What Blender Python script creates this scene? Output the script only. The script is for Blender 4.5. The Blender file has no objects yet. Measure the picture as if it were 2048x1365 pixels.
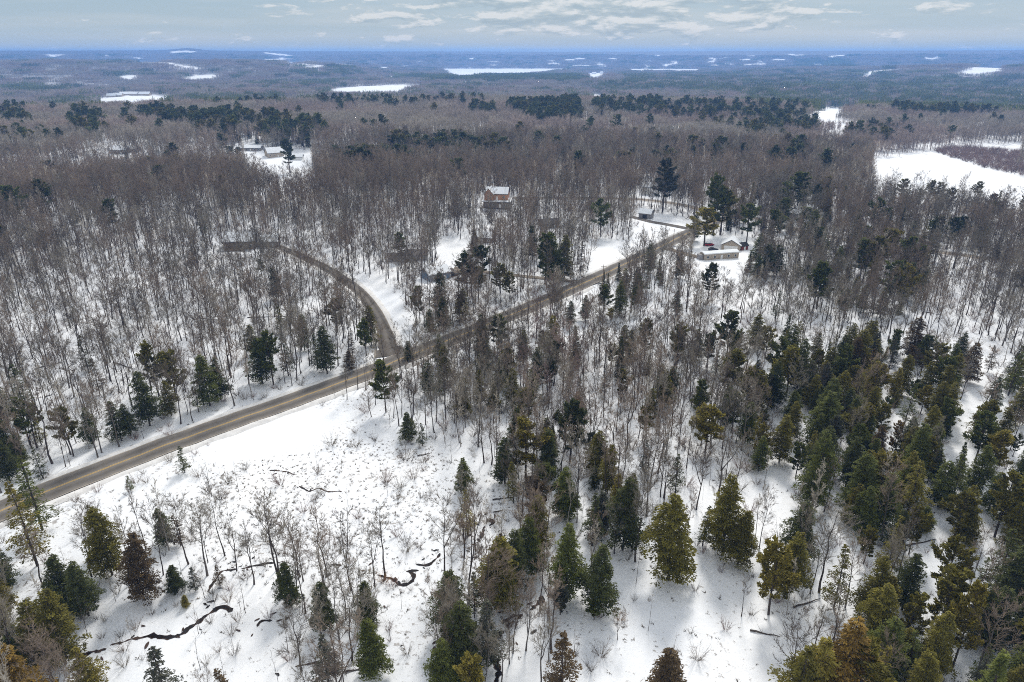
import bpy, math, random
import numpy as np
from math import radians, sin, cos, pi

random.seed(7)
RNG = np.random.default_rng(11)
SC = bpy.context.scene
COL = SC.collection

# ------------------------------------------------------------------ camera, sky, sun, exposure
HC, PITCH, FPX = 85.0, radians(22.9), 2048 * 24 / 36.0
cd = bpy.data.cameras.new("camera"); cam = bpy.data.objects.new("camera", cd); COL.objects.link(cam)
cam.location = (0, 0, HC); cam.rotation_euler = (pi / 2 - PITCH, 0, 0)
cd.lens = 24; cd.sensor_width = 36; cd.clip_start = 1; cd.clip_end = 60000
SC.camera = cam
SUN_EL, SUN_AZ = radians(46), radians(14)          # azimuth measured from +Y towards +X
SUN_STRENGTH, SUN_ANGLE, EXPOSURE = 1.7, radians(12), 0.66
SKY_STRENGTH = 0.115

W = bpy.data.worlds.new("World"); SC.world = W; W.use_nodes = True
nt = W.node_tree; N = nt.nodes; L = nt.links; N.clear()


def nd(tree, typ, **kw):
    n = tree.nodes.new(typ)
    for k, v in kw.items():
        setattr(n, k, v)
    return n


def mth(tree, op, a, b=None, c=None, clamp=False):
    n = tree.nodes.new("ShaderNodeMath"); n.operation = op; n.use_clamp = clamp
    for i, v in enumerate((a, b, c)):
        if v is None:
            continue
        if isinstance(v, (int, float)):
            n.inputs[i].default_value = v
        else:
            tree.links.new(v, n.inputs[i])
    return n.outputs[0]


def mixc(tree, fac, a, b, blend="MIX"):
    n = tree.nodes.new("ShaderNodeMix"); n.data_type = "RGBA"; n.blend_type = blend
    for sock, v in ((n.inputs[0], fac), (n.inputs[6], a), (n.inputs[7], b)):
        if isinstance(v, (int, float)):
            sock.default_value = v
        elif isinstance(v, tuple):
            sock.default_value = (*v, 1) if len(v) == 3 else v
        else:
            tree.links.new(v, sock)
    return n.outputs[2]


def ramp(tree, fac, stops):
    n = tree.nodes.new("ShaderNodeValToRGB"); e = n.color_ramp.elements
    while len(e) < len(stops):
        e.new(0.5)
    for i, (p, c) in enumerate(stops):
        e[i].position = p; e[i].color = (*c, 1) if isinstance(c, tuple) else (c, c, c, 1)
    tree.links.new(fac, n.inputs[0])
    return n.outputs[0]


sky = nd(nt, "ShaderNodeTexSky"); sky.sky_type = "NISHITA"; sky.sun_disc = False
sky.sun_elevation = SUN_EL; sky.sun_rotation = SUN_AZ; sky.air_density = 1.0; sky.dust_density = 2.0
tc = nd(nt, "ShaderNodeTexCoord"); sep = nd(nt, "ShaderNodeSeparateXYZ"); L.new(tc.outputs["Generated"], sep.inputs[0])
X, Y, Z = sep.outputs


def cvec(sx, sz, off):
    c = nd(nt, "ShaderNodeCombineXYZ")
    L.new(mth(nt, "MULTIPLY_ADD", X, sx, off), c.inputs[0]); L.new(mth(nt, "MULTIPLY", Y, sx), c.inputs[1])
    L.new(mth(nt, "MULTIPLY", Z, sz), c.inputs[2]); return c.outputs[0]


def noise(tree, vec, scale, detail=4, rough=0.5, dist=0.0):
    n = tree.nodes.new("ShaderNodeTexNoise"); n.inputs["Scale"].default_value = scale
    n.inputs["Detail"].default_value = detail; n.inputs["Roughness"].default_value = rough
    n.inputs["Distortion"].default_value = dist
    if vec is not None:
        tree.links.new(vec, n.inputs["Vector"])
    return n.outputs["Fac"]


veil = ramp(nt, mth(nt, "MULTIPLY_ADD", Z, 9.0, 0.1, clamp=True),
            [(0.0, (2.5, 2.95, 3.2)), (0.30, (2.4, 2.95, 3.25)), (0.66, (2.0, 2.7, 3.2)), (0.8, (4.4, 4.6, 4.7)), (1.0, (5.4, 5.4, 5.3))])
streak = noise(nt, cvec(4, 60, 3.1), 1.0, 5, 0.55)
veil = mixc(nt, mth(nt, "MULTIPLY", ramp(nt, streak, [(0.40, 0.0), (0.66, 1.0)]), 0.45), veil, (3.4, 3.6, 3.7))
# clouds gather round the upper middle of the view
cen = mth(nt, "ABSOLUTE", mth(nt, "SUBTRACT", X, 0.12))
side = mth(nt, "SUBTRACT", 1.0, mth(nt, "MULTIPLY", cen, 2.1), clamp=True)
hi = mth(nt, "MULTIPLY_ADD", Z, 26.0, -0.15, clamp=True)
clump = noise(nt, cvec(13, 52, 0.4), 1.0, 6, 0.62, 0.3)
bias = mth(nt, "MULTIPLY", side, hi)
cl = mth(nt, "ADD", clump, mth(nt, "MULTIPLY_ADD", bias, 0.30, -0.15))
cmask = ramp(nt, cl, [(0.46, 0.0), (0.52, 1.0)])
under = noise(nt, cvec(13, 52, 0.4), 1.0, 2, 0.5)
_c = nd(nt, "ShaderNodeCombineXYZ")
L.new(mth(nt, "MULTIPLY_ADD", X, 13, 0.4), _c.inputs[0]); L.new(mth(nt, "MULTIPLY", Y, 13), _c.inputs[1])
L.new(mth(nt, "MULTIPLY_ADD", Z, 52, 0.33), _c.inputs[2]); mth2 = _c.outputs[0]
clump2 = noise(nt, mth2, 1.0, 6, 0.62, 0.3)
lit = mth(nt, "MULTIPLY_ADD", mth(nt, "SUBTRACT", clump, clump2), 5.5, 0.48, clamp=True)
cshade = ramp(nt, lit, [(0.0, (1.65, 2.25, 2.7)), (0.45, (2.3, 2.8, 3.1)), (1.0, (4.1, 4.2, 4.25))])
cloudy = mixc(nt, mth(nt, "MULTIPLY", cmask, 0.8), veil, cshade)
both = mixc(nt, 0.93, sky.outputs[0], cloudy)
bg = nd(nt, "ShaderNodeBackground"); bg.inputs[1].default_value = SKY_STRENGTH; L.new(both, bg.inputs[0])
wo = nd(nt, "ShaderNodeOutputWorld"); L.new(bg.outputs[0], wo.inputs[0])

sd = bpy.data.lights.new("sun", "SUN"); sd.energy = SUN_STRENGTH; sd.angle = SUN_ANGLE; sd.color = (1.0, 0.95, 0.87)
sun = bpy.data.objects.new("sun", sd); COL.objects.link(sun)
sun.rotation_euler = (-(pi / 2 - SUN_EL), 0, -SUN_AZ)
SC.view_settings.view_transform = "Standard"; SC.view_settings.look = "None"
SC.view_settings.exposure = EXPOSURE; SC.view_settings.gamma = 1
SC.cycles.max_bounces = 4; SC.cycles.diffuse_bounces = 3; SC.cycles.glossy_bounces = 2
SC.cycles.transparent_max_bounces = 4; SC.cycles.volume_bounces = 1; SC.cycles.filter_width = 1.0; SC.cycles.use_denoising = False

# ------------------------------------------------------------------ picture <-> ground
CP, SP = cos(PITCH), sin(PITCH)


def smooth(x, a, b):
    t = np.clip((x - a) / (b - a), 0, 1)
    return t * t * (3 - 2 * t)


_w = np.random.default_rng(3)
WAVES = [(_w.uniform(0, 2 * pi), _w.uniform(0, 2 * pi), _w.uniform(.7, 1.4)) for _ in range(40)]


def waves(x, y, wl, k0, n=6):
    s = 0
    for i in range(n):
        a, p, m = WAVES[(k0 + i) % 40]
        s = s + np.sin((x * cos(a) + y * sin(a)) * 2 * pi / (wl * m) + p)
    return s / n


def gauss(x, c, s):
    return np.exp(-((x - c) / s) ** 2)


def height(x, y):
    x = np.asarray(x, float); y = np.asarray(y, float)
    r = np.hypot(x, y); t = x / np.maximum(np.abs(y), 1.0)
    h = 0.18 * waves(x, y, 9, 0, 6) * (1 - smooth(r, 250, 500))
    h = h + 0.9 * waves(x, y, 120, 7, 5)
    wl = 1 - smooth(t, -0.22, 0.10)
    h = h + wl * (5 * gauss(r, 450, 90) - 7 * gauss(r, 590, 70) + 8 * gauss(r, 780, 120))
    h = h + 7 * gauss(r, 1080, 210) * (1 - 0.6 * smooth(t, 0.1, 0.4))
    f = smooth(r, 1150, 1600)
    h = h + f * (-20 + 4 * waves(x, y, 900, 14, 5))
    h = h + f * 9 * waves(x, y, 420, 20, 5) * smooth(r, 1300, 2400)
    h = h + 62 * gauss(r, 3700, 620) * (1 - smooth(t, -0.33, -0.12))
    h = h + 5 * gauss(r, 2800, 330) * smooth(t, -0.28, -0.1) * (1 - smooth(t, 0.16, 0.4))
    h = h + 44 * gauss(r, 3700, 500) * smooth(t, 0.42, 0.62)
    h = h + 26 * gauss(r, 4300, 420) * gauss(t, 0.46, 0.10)
    h = h + 34 * gauss(r, 5000, 500) * gauss(t, -0.24, 0.07)
    far = smooth(r, 5200, 8000)
    flat = (1 - smooth(r, 3300, 3700)) + smooth(r, 5700, 6100)
    lake = smooth(t, -0.16, -0.11) * (1 - smooth(t, 0.26, 0.34))
    h = h * (1 - (1 - np.clip(flat, 0, 1)) * lake) + (-30) * (1 - np.clip(flat, 0, 1)) * lake
    rid = 114 + 4 * smooth(-t, 0.05, 0.75) + 9 * smooth(t, 0.15, 0.75) + 20 * gauss(t, -0.437, 0.022) + 8 * gauss(t, -0.47, 0.12) + 4 * waves(x, y, 2400, 30, 4)
    h = h + far * rid - far * 4 * waves(x, y, 900, 14, 5) - far * 9 * waves(x, y, 420, 20, 5) + 14 * far * (1 - far) * waves(x, y, 1300, 25, 5) * 3
    h = h - 60 * smooth(r, 8150, 8900)
    return h


def unproj(pts, lift=0.0):
    """Picture points (in the photograph's pixels) to places on the ground."""
    p = np.asarray(pts, float).reshape(-1, 2)
    u = (p[:, 0] - 1024) / FPX; v = (p[:, 1] - 682.5) / FPX
    dx, dy, dz = u, CP - v * SP, -SP - v * CP
    n = np.sqrt(dx * dx + dy * dy + dz * dz); dx, dy, dz = dx / n, dy / n, dz / n
    s = np.geomspace(60, 8600, 900)[None, :]
    d = (HC + dz[:, None] * s) - height(dx[:, None] * s, dy[:, None] * s) - np.broadcast_to(np.asarray(lift, float), (len(p),))[:, None]
    below = d < 0
    k = np.where(below.any(1), below.argmax(1), 899); k = np.maximum(k, 1)
    i = np.arange(len(p)); a, b = d[i, k - 1], d[i, k]
    f = np.clip(a / np.where(np.abs(a - b) < 1e-9, 1, a - b), 0, 1)
    s = s[0]; q = s[k - 1] + f * (s[k] - s[k - 1])
    return np.stack([dx * q, dy * q, height(dx * q, dy * q)], 1)


def proj(x, y, z):
    x = np.asarray(x, float); dz = np.asarray(z, float) - HC
    zc = y * CP - dz * SP; yc = y * SP + dz * CP
    return 1024 + FPX * x / zc, 682.5 - FPX * yc / zc, zc


def inpoly(px, py, poly):
    px = np.asarray(px); c = np.zeros(px.shape, bool); n = len(poly)
    for i in range(n):
        x1, y1 = poly[i]; x2, y2 = poly[i - 1]
        if y1 == y2:
            continue
        k = ((y1 > py) != (y2 > py)) & (px < (x2 - x1) * (py - y1) / (y2 - y1) + x1)
        c ^= k
    return c


def spline(P, step):
    P = np.asarray(P, float); Q = np.vstack([2 * P[0] - P[1], P, 2 * P[-1] - P[-2]]); out = []
    for i in range(1, len(Q) - 2):
        a, b, c, d = Q[i - 1:i + 3]; n = max(1, int(np.linalg.norm(c - b) / step))
        for t in np.arange(n) / n:
            out.append(0.5 * ((2 * b) + (c - a) * t + (2 * a - 5 * b + 4 * c - d) * t * t + (3 * b - a - 3 * c + d) * t ** 3))
    out.append(P[-1])
    return np.array(out)


# ------------------------------------------------------------------ object helpers
def tag(o, label=None, cat=None, group=None, kind=None):
    if label: o["label"] = label
    if cat: o["category"] = cat
    if group: o["group"] = group
    if kind: o["kind"] = kind
    return o


def mesh(name, V, F, mats=None, mi=None, smooth_=False):
    me = bpy.data.meshes.new(name)
    V = np.asarray(V, np.float32)
    if isinstance(F, np.ndarray):
        k = F.shape[1]; nF = len(F)
        me.vertices.add(len(V)); me.vertices.foreach_set("co", V.ravel())
        me.loops.add(nF * k); me.loops.foreach_set("vertex_index", F.astype(np.int32).ravel())
        me.polygons.add(nF); me.polygons.foreach_set("loop_start", np.arange(0, nF * k, k, dtype=np.int32))
        me.update(calc_edges=True)
    else:
        me.from_pydata(V.tolist(), [], F); me.update()
    for m in (mats or []):
        me.materials.append(m)
    if mi is not None:
        me.polygons.foreach_set("material_index", np.asarray(mi, np.int32))
    if smooth_:
        me.polygons.foreach_set("use_smooth", np.ones(len(me.polygons), bool))
    return me


def link(name, me, parent=None, loc=None):
    o = bpy.data.objects.new(name, me); COL.objects.link(o)
    if parent is not None: o.parent = parent
    if loc is not None: o.location = loc
    return o


def empty(name, loc, rz=0):
    o = bpy.data.objects.new(name, None); COL.objects.link(o); o.location = loc; o.rotation_euler = (0, 0, rz)
    o.empty_display_size = 0.3
    return o


class MB:
    """Collects shapes into one mesh."""
    def __init__(self): self.v = []; self.f = []; self.n = 0
    def add(self, V, F):
        V = np.asarray(V, float).reshape(-1, 3)
        self.v.append(V); self.f += [tuple(int(i) + self.n for i in f) for f in F]; self.n += len(V)
    def box(self, x0, x1, y0, y1, z0, z1):
        self.add([(x0, y0, z0), (x1, y0, z0), (x1, y1, z0), (x0, y1, z0), (x0, y0, z1), (x1, y0, z1), (x1, y1, z1), (x0, y1, z1)],
                 [(0, 3, 2, 1), (4, 5, 6, 7), (0, 1, 5, 4), (1, 2, 6, 5), (2, 3, 7, 6), (3, 0, 4, 7)])
    def tube(self, P, R, n=6, cap=True):
        P = np.asarray(P, float); k0 = self.n; V = []; a = np.arange(n) * 2 * pi / n
        for i, p in enumerate(P):
            d = P[min(i + 1, len(P) - 1)] - P[max(i - 1, 0)]; d = d / (np.linalg.norm(d) + 1e-9)
            u = np.cross(d, (0.31, 0.95, 0.05) if abs(d[2]) > .7 else (0, 0, 1)); u /= np.linalg.norm(u) + 1e-9; w = np.cross(d, u)
            V.append(p + R[i] * (np.cos(a)[:, None] * u + np.sin(a)[:, None] * w))
        F = []
        for i in range(len(P) - 1):
            for j in range(n):
                q = (j + 1) % n; F.append((i * n + j, i * n + q, (i + 1) * n + q, (i + 1) * n + j))
        if cap:
            F.append(tuple(range(n))[::-1]); F.append(tuple((len(P) - 1) * n + j for j in range(n)))
        self.add(np.vstack(V), F)
    def prism(self, pts, y0, y1):
        """pts: outline in x,z; extruded along y."""
        n = len(pts)
        V = [(x, y0, z) for x, z in pts] + [(x, y1, z) for x, z in pts]
        F = [tuple(range(n)), tuple(range(2 * n - 1, n - 1, -1))] + [(i, (i + n), (i + 1) % n + n, (i + 1) % n) for i in range(n)]
        self.add(V, F)
    def me(self, name, mats, smooth_=False):
        return mesh(name, np.vstack(self.v), self.f, mats, smooth_=smooth_)


def cones(P, D, R, sides=3):
    """Slender pointed twigs: base points P, vectors D to the tips, base radii R."""
    P = np.asarray(P, float); D = np.asarray(D, float); R = np.asarray(R, float); n = len(P)
    a = RNG.normal(size=(n, 3)); u = np.cross(D, a); u /= np.linalg.norm(u, axis=1)[:, None] + 1e-9
    w = np.cross(D, u); w /= np.linalg.norm(w, axis=1)[:, None] + 1e-9
    V = np.empty((n, sides + 1, 3))
    for k in range(sides):
        an = 2 * pi * k / sides
        V[:, k] = P + R[:, None] * (cos(an) * u + sin(an) * w)
    V[:, sides] = P + D
    b = (np.arange(n) * (sides + 1))[:, None]
    F = np.concatenate([b + np.array([[k, (k + 1) % sides, sides]]) for k in range(sides)], 0)
    return V.reshape(-1, 3), F


def tris(P, D, Wd):
    """Leaf-sized pointed sprays: base points, vectors to the tip, half-width vectors."""
    n = len(P); V = np.empty((n, 4, 3))
    V[:, 0] = P; V[:, 1] = P + D * 0.45 + Wd; V[:, 2] = P + D; V[:, 3] = P + D * 0.45 - Wd
    F = (np.arange(n) * 4)[:, None] + np.array([[0, 1, 2, 3]])
    return V.reshape(-1, 3), F


# ------------------------------------------------------------------ materials
def mat(name, rough=0.9):
    m = bpy.data.materials.new(name); m.use_nodes = True
    b = m.node_tree.nodes["Principled BSDF"]; b.inputs["Roughness"].default_value = rough
    b.inputs["Specular IOR Level"].default_value = 0.2
    return m, m.node_tree, b


def simple(name, c, rough=0.85, var=0.15, scale=3.0):
    m, t, b = mat(name, rough)
    g = nd(t, "ShaderNodeTexCoord")
    f = noise(t, g.outputs["Object"], scale, 4)
    hi_ = tuple(min(1, x * (1 + var)) for x in c); lo_ = tuple(x * (1 - var) for x in c)
    t.links.new(ramp(t, f, [(0.3, lo_), (0.7, hi_)]), b.inputs["Base Color"])
    return m


def tinted(name, source, var=0.25, scale=2.0, trans=0.0):
    """Takes the colour of the object it is on (source 'obj') or of the scattered copy (source 'inst')."""
    m, t, b = mat(name, 0.85)
    if source == "obj":
        oi = nd(t, "ShaderNodeObjectInfo"); c = oi.outputs["Color"]
    else:
        at = nd(t, "ShaderNodeAttribute"); at.attribute_type = "INSTANCER"; at.attribute_name = "tint"; c = at.outputs["Color"]
    g = nd(t, "ShaderNodeTexCoord")
    f = noise(t, g.outputs["Object"], scale, 3)
    br = ramp(t, f, [(0.3, 1 - var), (0.7, 1 + var)])
    t.links.new(mixc(t, 1.0, c, br, "MULTIPLY"), b.inputs["Base Color"])
    if trans:
        tr = nd(t, "ShaderNodeBsdfTranslucent"); t.links.new(mixc(t, 1.0, c, br, "MULTIPLY"), tr.inputs[0])
        ms = nd(t, "ShaderNodeMixShader"); ms.inputs[0].default_value = trans
        t.links.new(b.outputs[0], ms.inputs[1]); t.links.new(tr.outputs[0], ms.inputs[2])
        t.links.new(ms.outputs[0], t.nodes["Material Output"].inputs[0])
    return m


M = {}
for s in ("obj", "inst"):
    M["needle_" + s] = tinted("needles " + s, s, 0.45, 0.9, 0.12)
    M["twig_" + s] = tinted("twigs " + s, s, 0.25, 0.6)
M["bark"] = simple("bark", (0.075, 0.06, 0.052), 0.95, 0.35, 1.5)
M["bark_pale"] = simple("pale bark", (0.30, 0.275, 0.25), 0.9, 0.25, 1.2)
M["bark_grey"] = simple("grey bark", (0.125, 0.11, 0.10), 0.95, 0.3, 1.2)


def snow_mat():
    m, t, b = mat("snow", 0.65)
    g = nd(t, "ShaderNodeNewGeometry"); pos = g.outputs["Position"]
    asn = nd(t, "ShaderNodeAttribute"); asn.attribute_name = "snow"
    ali = nd(t, "ShaderNodeAttribute"); ali.attribute_name = "litter"
    base = ramp(t, noise(t, pos, 0.03, 5), [(0.3, (0.80, 0.83, 0.88)), (0.7, (0.90, 0.91, 0.93))])
    # dead grass, leaf litter and stems poking out of the snow
    n1 = noise(t, pos, 1.15, 5, 0.7); n2 = noise(t, pos, 0.07, 3, 0.6)
    thr = mth(t, "ADD", mth(t, "MULTIPLY", ali.outputs["Fac"], 0.15), mth(t, "MULTIPLY", n2, 0.32))
    k = ramp(t, mth(t, "ADD", n1, thr), [(0.85, 0.0), (0.90, 1.0)])
    lit = ramp(t, noise(t, pos, 0.6, 3), [(0.3, (0.10, 0.075, 0.05)), (0.7, (0.23, 0.18, 0.13))])
    c = mixc(t, mth(t, "MULTIPLY", k, 0.62), base, lit)
    fl = ramp(t, noise(t, pos, 0.012, 6, 0.65), [(0.35, (0.045, 0.040, 0.045)), (0.62, (0.085, 0.07, 0.07)), (0.8, (0.03, 0.045, 0.03))])
    c = mixc(t, asn.outputs["Fac"], fl, c)
    t.links.new(c, b.inputs["Base Color"])
    bp = nd(t, "ShaderNodeBump"); bp.inputs["Strength"].default_value = 0.5; bp.inputs["Distance"].default_value = 0.35
    t.links.new(noise(t, pos, 0.55, 6, 0.6), bp.inputs["Height"]); t.links.new(bp.outputs[0], b.inputs["Normal"])
    return m


M["snow"] = snow_mat()


def road_mat(name, c1, c2, stretch=None):
    m, t, b = mat(name, 0.9)
    u = nd(t, "ShaderNodeUVMap"); s = nd(t, "ShaderNodeSeparateXYZ"); t.links.new(u.outputs[0], s.inputs[0])
    g = nd(t, "ShaderNodeNewGeometry")
    f = noise(t, g.outputs["Position"], 0.35, 6, 0.65)
    c = ramp(t, f, [(0.3, c1), (0.7, c2)])
    # wheel tracks are darker, the crown and the edges paler with sand
    tr = mth(t, "ABSOLUTE", mth(t, "SUBTRACT", mth(t, "ABSOLUTE", mth(t, "SUBTRACT", s.outputs[0], 0.5)), 0.24))
    k = ramp(t, mth(t, "MULTIPLY", tr, 4.0, clamp=True), [(0.12, 0.72), (0.75, 1.12)])
    c = mixc(t, 1.0, c, k, "MULTIPLY")
    ed = mth(t, "ABSOLUTE", mth(t, "SUBTRACT", s.outputs[0], 0.5))
    e = ramp(t, mth(t, "ADD", ed, mth(t, "MULTIPLY", f, 0.08)), [(0.495, 0.0), (0.53, 1.0)])
    c = mixc(t, e, c, (0.42, 0.37, 0.31))
    t.links.new(c, b.inputs["Base Color"])
    return m


M["asphalt"] = road_mat("asphalt", (0.145, 0.132, 0.12), (0.205, 0.188, 0.17))
M["drive"] = road_mat("driveway asphalt", (0.115, 0.102, 0.09), (0.165, 0.148, 0.13))
M["sand"] = road_mat("sanded asphalt", (0.24, 0.20, 0.16), (0.36, 0.31, 0.25))
M["yellow"] = simple("yellow road paint", (0.62, 0.40, 0.10), 0.8, 0.2, 6)
M["water"] = mat("stream water", 0.12)[0]
M["water"].node_tree.nodes["Principled BSDF"].inputs["Base Color"].default_value = (0.018, 0.014, 0.012, 1)
M["bank"] = simple("wet leaves", (0.07, 0.045, 0.035), 0.9, 0.4, 2)
M["bank_snow"] = simple("ploughed snow", (0.72, 0.71, 0.70), 0.8, 0.14, 0.8)

# ------------------------------------------------------------------ what lies where (outlines read off the photograph, laid on the ground)
FIELDS = [  # open snow with no trees
    [(1738, 324), (1790, 311), (1862, 305), (1905, 316), (1960, 333), (2060, 356), (2140, 368), (2140, 386), (2060, 379), (1960, 365), (1900, 353), (1820, 343), (1755, 342)],
    [(1940, 293), (2060, 288), (2060, 318), (1990, 302)],
    [(185, 208), (200, 196), (225, 192), (290, 190), (345, 194), (335, 203), (260, 212)],
    [(615, 182), (680, 176), (800, 169), (855, 175), (790, 186), (700, 187)],
    [(767, 155), (808, 150), (812, 153), (770, 158)],
    [(1593, 244), (1650, 216), (1750, 222), (1700, 229), (1680, 240), (1640, 237), (1610, 248)],
    [(1615, 266), (1690, 252), (1728, 257), (1650, 270)],
    [(1710, 151), (1735, 143), (1795, 140), (1792, 143), (1725, 154)],
    [(1885, 144), (1940, 137), (2020, 132), (2010, 140), (1970, 150), (1930, 149)],
    [(1168, 147), (1215, 146), (1213, 154), (1168, 155)], [(1176, 189), (1210, 192), (1205, 197), (1180, 194)],
    [(90, 110), (130, 110), (128, 113), (90, 113)], [(205, 111), (222, 111), (220, 113), (205, 113)],
    [(268, 115), (287, 116), (285, 119), (268, 119)], [(525, 119), (568, 118), (568, 121.5), (522, 122)],
    [(340, 103.5), (392, 104), (385, 105.5), (345, 105)], [(525, 105), (590, 110), (585, 112.5), (530, 108)],
    [(260, 124), (345, 127), (400, 130), (402, 134), (340, 131), (262, 127)], [(620, 134), (660, 130), (700, 131), (640, 137)],
    [(338, 158), (390, 150), (455, 150), (450, 154), (380, 160)], [(1580, 109), (1612, 111), (1605, 113), (1580, 111)],
    [(1655, 113), (1690, 111), (1690, 114), (1660, 115)], [(1840, 114), (1862, 116), (1880, 112), (1884, 116), (1870, 120), (1848, 118)],
    [(1445, 128), (1470, 128), (1470, 130), (1445, 130)], [(1488, 129), (1535, 128), (1535, 131), (1490, 131)],
    [(235, 152), (272, 150), (275, 158), (240, 160)], [(1325, 128), (1352, 128), (1350, 130), (1328, 130)],
    [(930, 117), (955, 116), (952, 119), (930, 119)], [(982, 130), (993, 130), (993, 132), (982, 132)], [(1094, 127), (1120, 127), (1116, 129), (1094, 129)],
    [(1050, 124), (1062, 124), (1060, 126), (1050, 126)], [(1270, 121), (1280, 121), (1280, 123), (1270, 123)],
]
_f = np.random.default_rng(5)
for _ in range(46):   # small farms on the far hills
    cx, cy, w_, h_ = _f.uniform(560, 1640), _f.uniform(112, 136), _f.uniform(5, 20), _f.uniform(.8, 1.6)
    if 840 < cx < 1180 and cy > 128: continue
    FIELDS.append([(cx - w_, cy), (cx - w_ * .4, cy - h_), (cx + w_ * .7, cy - h_ * .8), (cx + w_, cy + h_ * .2), (cx + w_ * .2, cy + h_)])
LAKES = [
    [(872, 138.6), (885, 143), (905, 152), (945, 151), (1000, 148), (1060, 145), (1145, 141), (1145, 138.2), (1060, 137.6), (905, 137.6)],
    [(1255, 138.6), (1405, 139), (1405, 141), (1255, 140.5)],
]
OPEN = [  # near openings: nothing taller than grass
    [(700, 552), (745, 556), (792, 588), (828, 640), (840, 695), (790, 710), (772, 650), (745, 605)],
    [(872, 488), (900, 480), (938, 484), (938, 528), (880, 530)],
    [(1188, 480), (1275, 488), (1292, 508), (1215, 545), (1168, 522)],
    [(1262, 425), (1300, 424), (1385, 442), (1382, 472), (1300, 466), (1268, 448)],
    [(1962, 715), (1990, 735), (1965, 830), (1930, 930), (1900, 1010), (1862, 990), (1890, 880), (1930, 780)],
    [(1130, 622), (1192, 622), (1182, 668), (1130, 692)],
    [(490, 305), (625, 300), (628, 340), (560, 350), (490, 330)],
    [(1395, 475), (1500, 470), (1530, 520), (1480, 540), (1380, 520)],
    [(880, 528), (945, 534), (945, 560), (900, 580), (850, 575), (850, 545)],
]
SPARSE = [  # a few thin stems only
    ([(-200, 1120), (0, 1035), (300, 905), (450, 865), (620, 806), (690, 800), (760, 850), (840, 885), (930, 925), (1000, 965), (1015, 1010), (985, 1080), (900, 1115), (820, 1150), (700, 1150), (600, 1140), (440, 1110), (300, 1090), (200, 1090), (60, 1200), (-200, 1300)], 0.05),
    ([(1420, 655), (1560, 675), (1600, 720), (1570, 770), (1500, 745), (1420, 700)], 0.10),
    ([(770, 1155), (885, 1145), (880, 1290), (830, 1500), (770, 1500), (790, 1250)], 0.02),
    ([(1210, 1130), (1480, 1120), (1545, 1240), (1560, 1600), (1180, 1600), (1150, 1260)], 0.07),
    ([(150, 1200), (400, 1150), (600, 1220), (600, 1600), (150, 1600)], 0.22),
    ([(940, 930), (1010, 960), (1020, 1060), (940, 1090)], 0.12),
    ([(1600, 825), (1650, 830), (1660, 1010), (1540, 1120), (1500, 1000)], 0.12),
    ([(1660, 560), (1860, 640), (2100, 640), (2100, 720), (1900, 700)], 0.5),
]
EVER_ZONES = [  # where the evergreens stand thick, far off
    ([(275, 226), (480, 232), (650, 250), (655, 284), (560, 278), (400, 262), (300, 242)], .42),
    ([(780, 288), (900, 287), (1025, 290), (1022, 316), (860, 318), (780, 300)], .75),
    ([(650, 316), (860, 320), (855, 334), (700, 340)], .6), ([(0, 215), (60, 215), (60, 300), (0, 300)], .12),
    ([(140, 225), (200, 225), (200, 275), (140, 275)], .3), ([(1010, 212), (1150, 205), (1165, 232), (1130, 243), (1060, 240)], .9),
    ([(945, 215), (995, 218), (990, 229), (945, 228)], .8), ([(60, 280), (180, 262), (180, 300), (60, 300)], .06),
    ([(780, 152), (900, 150), (1000, 149), (1165, 150), (1168, 163), (1000, 162), (800, 158)], .95),
    ([(1170, 166), (1500, 157), (2100, 158), (2100, 185), (1700, 186), (1500, 188), (1250, 178)], .62),
    ([(1480, 170), (2100, 170), (2100, 226), (1850, 232), (1750, 215), (1500, 212)], .55),
    ([(1180, 205), (1600, 212), (1650, 232), (1560, 245), (1400, 235), (1200, 228)], .30),
    ([(1390, 225), (1600, 225), (1640, 262), (1540, 270), (1400, 250)], .33), ([(1690, 262), (1800, 250), (1800, 280), (1700, 285)], .2),
    ([(1300, 292), (1480, 290), (1490, 325), (1310, 330)], .22), ([(1535, 290), (1600, 292), (1600, 345), (1540, 340)], .6),
    ([(330, 195), (560, 188), (560, 207), (350, 208)], .45), ([(80, 200), (180, 194), (182, 210), (80, 212)], .5),
    ([(0, 168), (150, 172), (140, 182), (0, 184)], .6), ([(512, 160), (700, 162), (700, 172), (512, 174)], .4),
    ([(560, 138), (720, 140), (730, 152), (560, 150)], .5), ([(1240, 152), (1600, 140), (2048, 150), (2048, 165), (1240, 170)], .35),
    ([(600, 190), (900, 182), (1000, 205), (800, 215), (600, 210)], .14), ([(1590, 118), (1700, 118), (1720, 134), (1590, 134)], .8),
]


def catmull_px(pts, step):
    g = unproj(pts)
    return spline(g[:, :2], step)


ROAD = catmull_px([(-330, 1166), (-150, 1089), (0, 1025), (231, 931), (423, 859), (600, 797), (740, 745), (800, 720), (900, 681), (1000, 640), (1100, 598), (1200, 553), (1300, 505), (1370, 470), (1425, 447), (1475, 431), (1520, 419)], 2.5)
DRIVE = catmull_px([(790, 722), (778, 700), (768, 660), (748, 620), (720, 585), (685, 558), (645, 533), (600, 512), (562, 497), (535, 488)], 2)
LANE = catmull_px([(1172, 566), (1120, 561), (1060, 555), (1000, 549), (950, 543), (905, 541)], 2)
LANE2 = catmull_px([(1262, 434), (1300, 444), (1340, 451), (1385, 460)], 2.5)
LANE3 = catmull_px([(1330, 497), (1375, 510), (1405, 518)], 2)
SIDE = catmull_px([(990, 397), (1100, 397), (1230, 398), (1300, 402), (1370, 412), (1430, 428), (1475, 432), (1530, 442), (1600, 462), (1700, 482), (1880, 506), (2060, 529)], 3)


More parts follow.
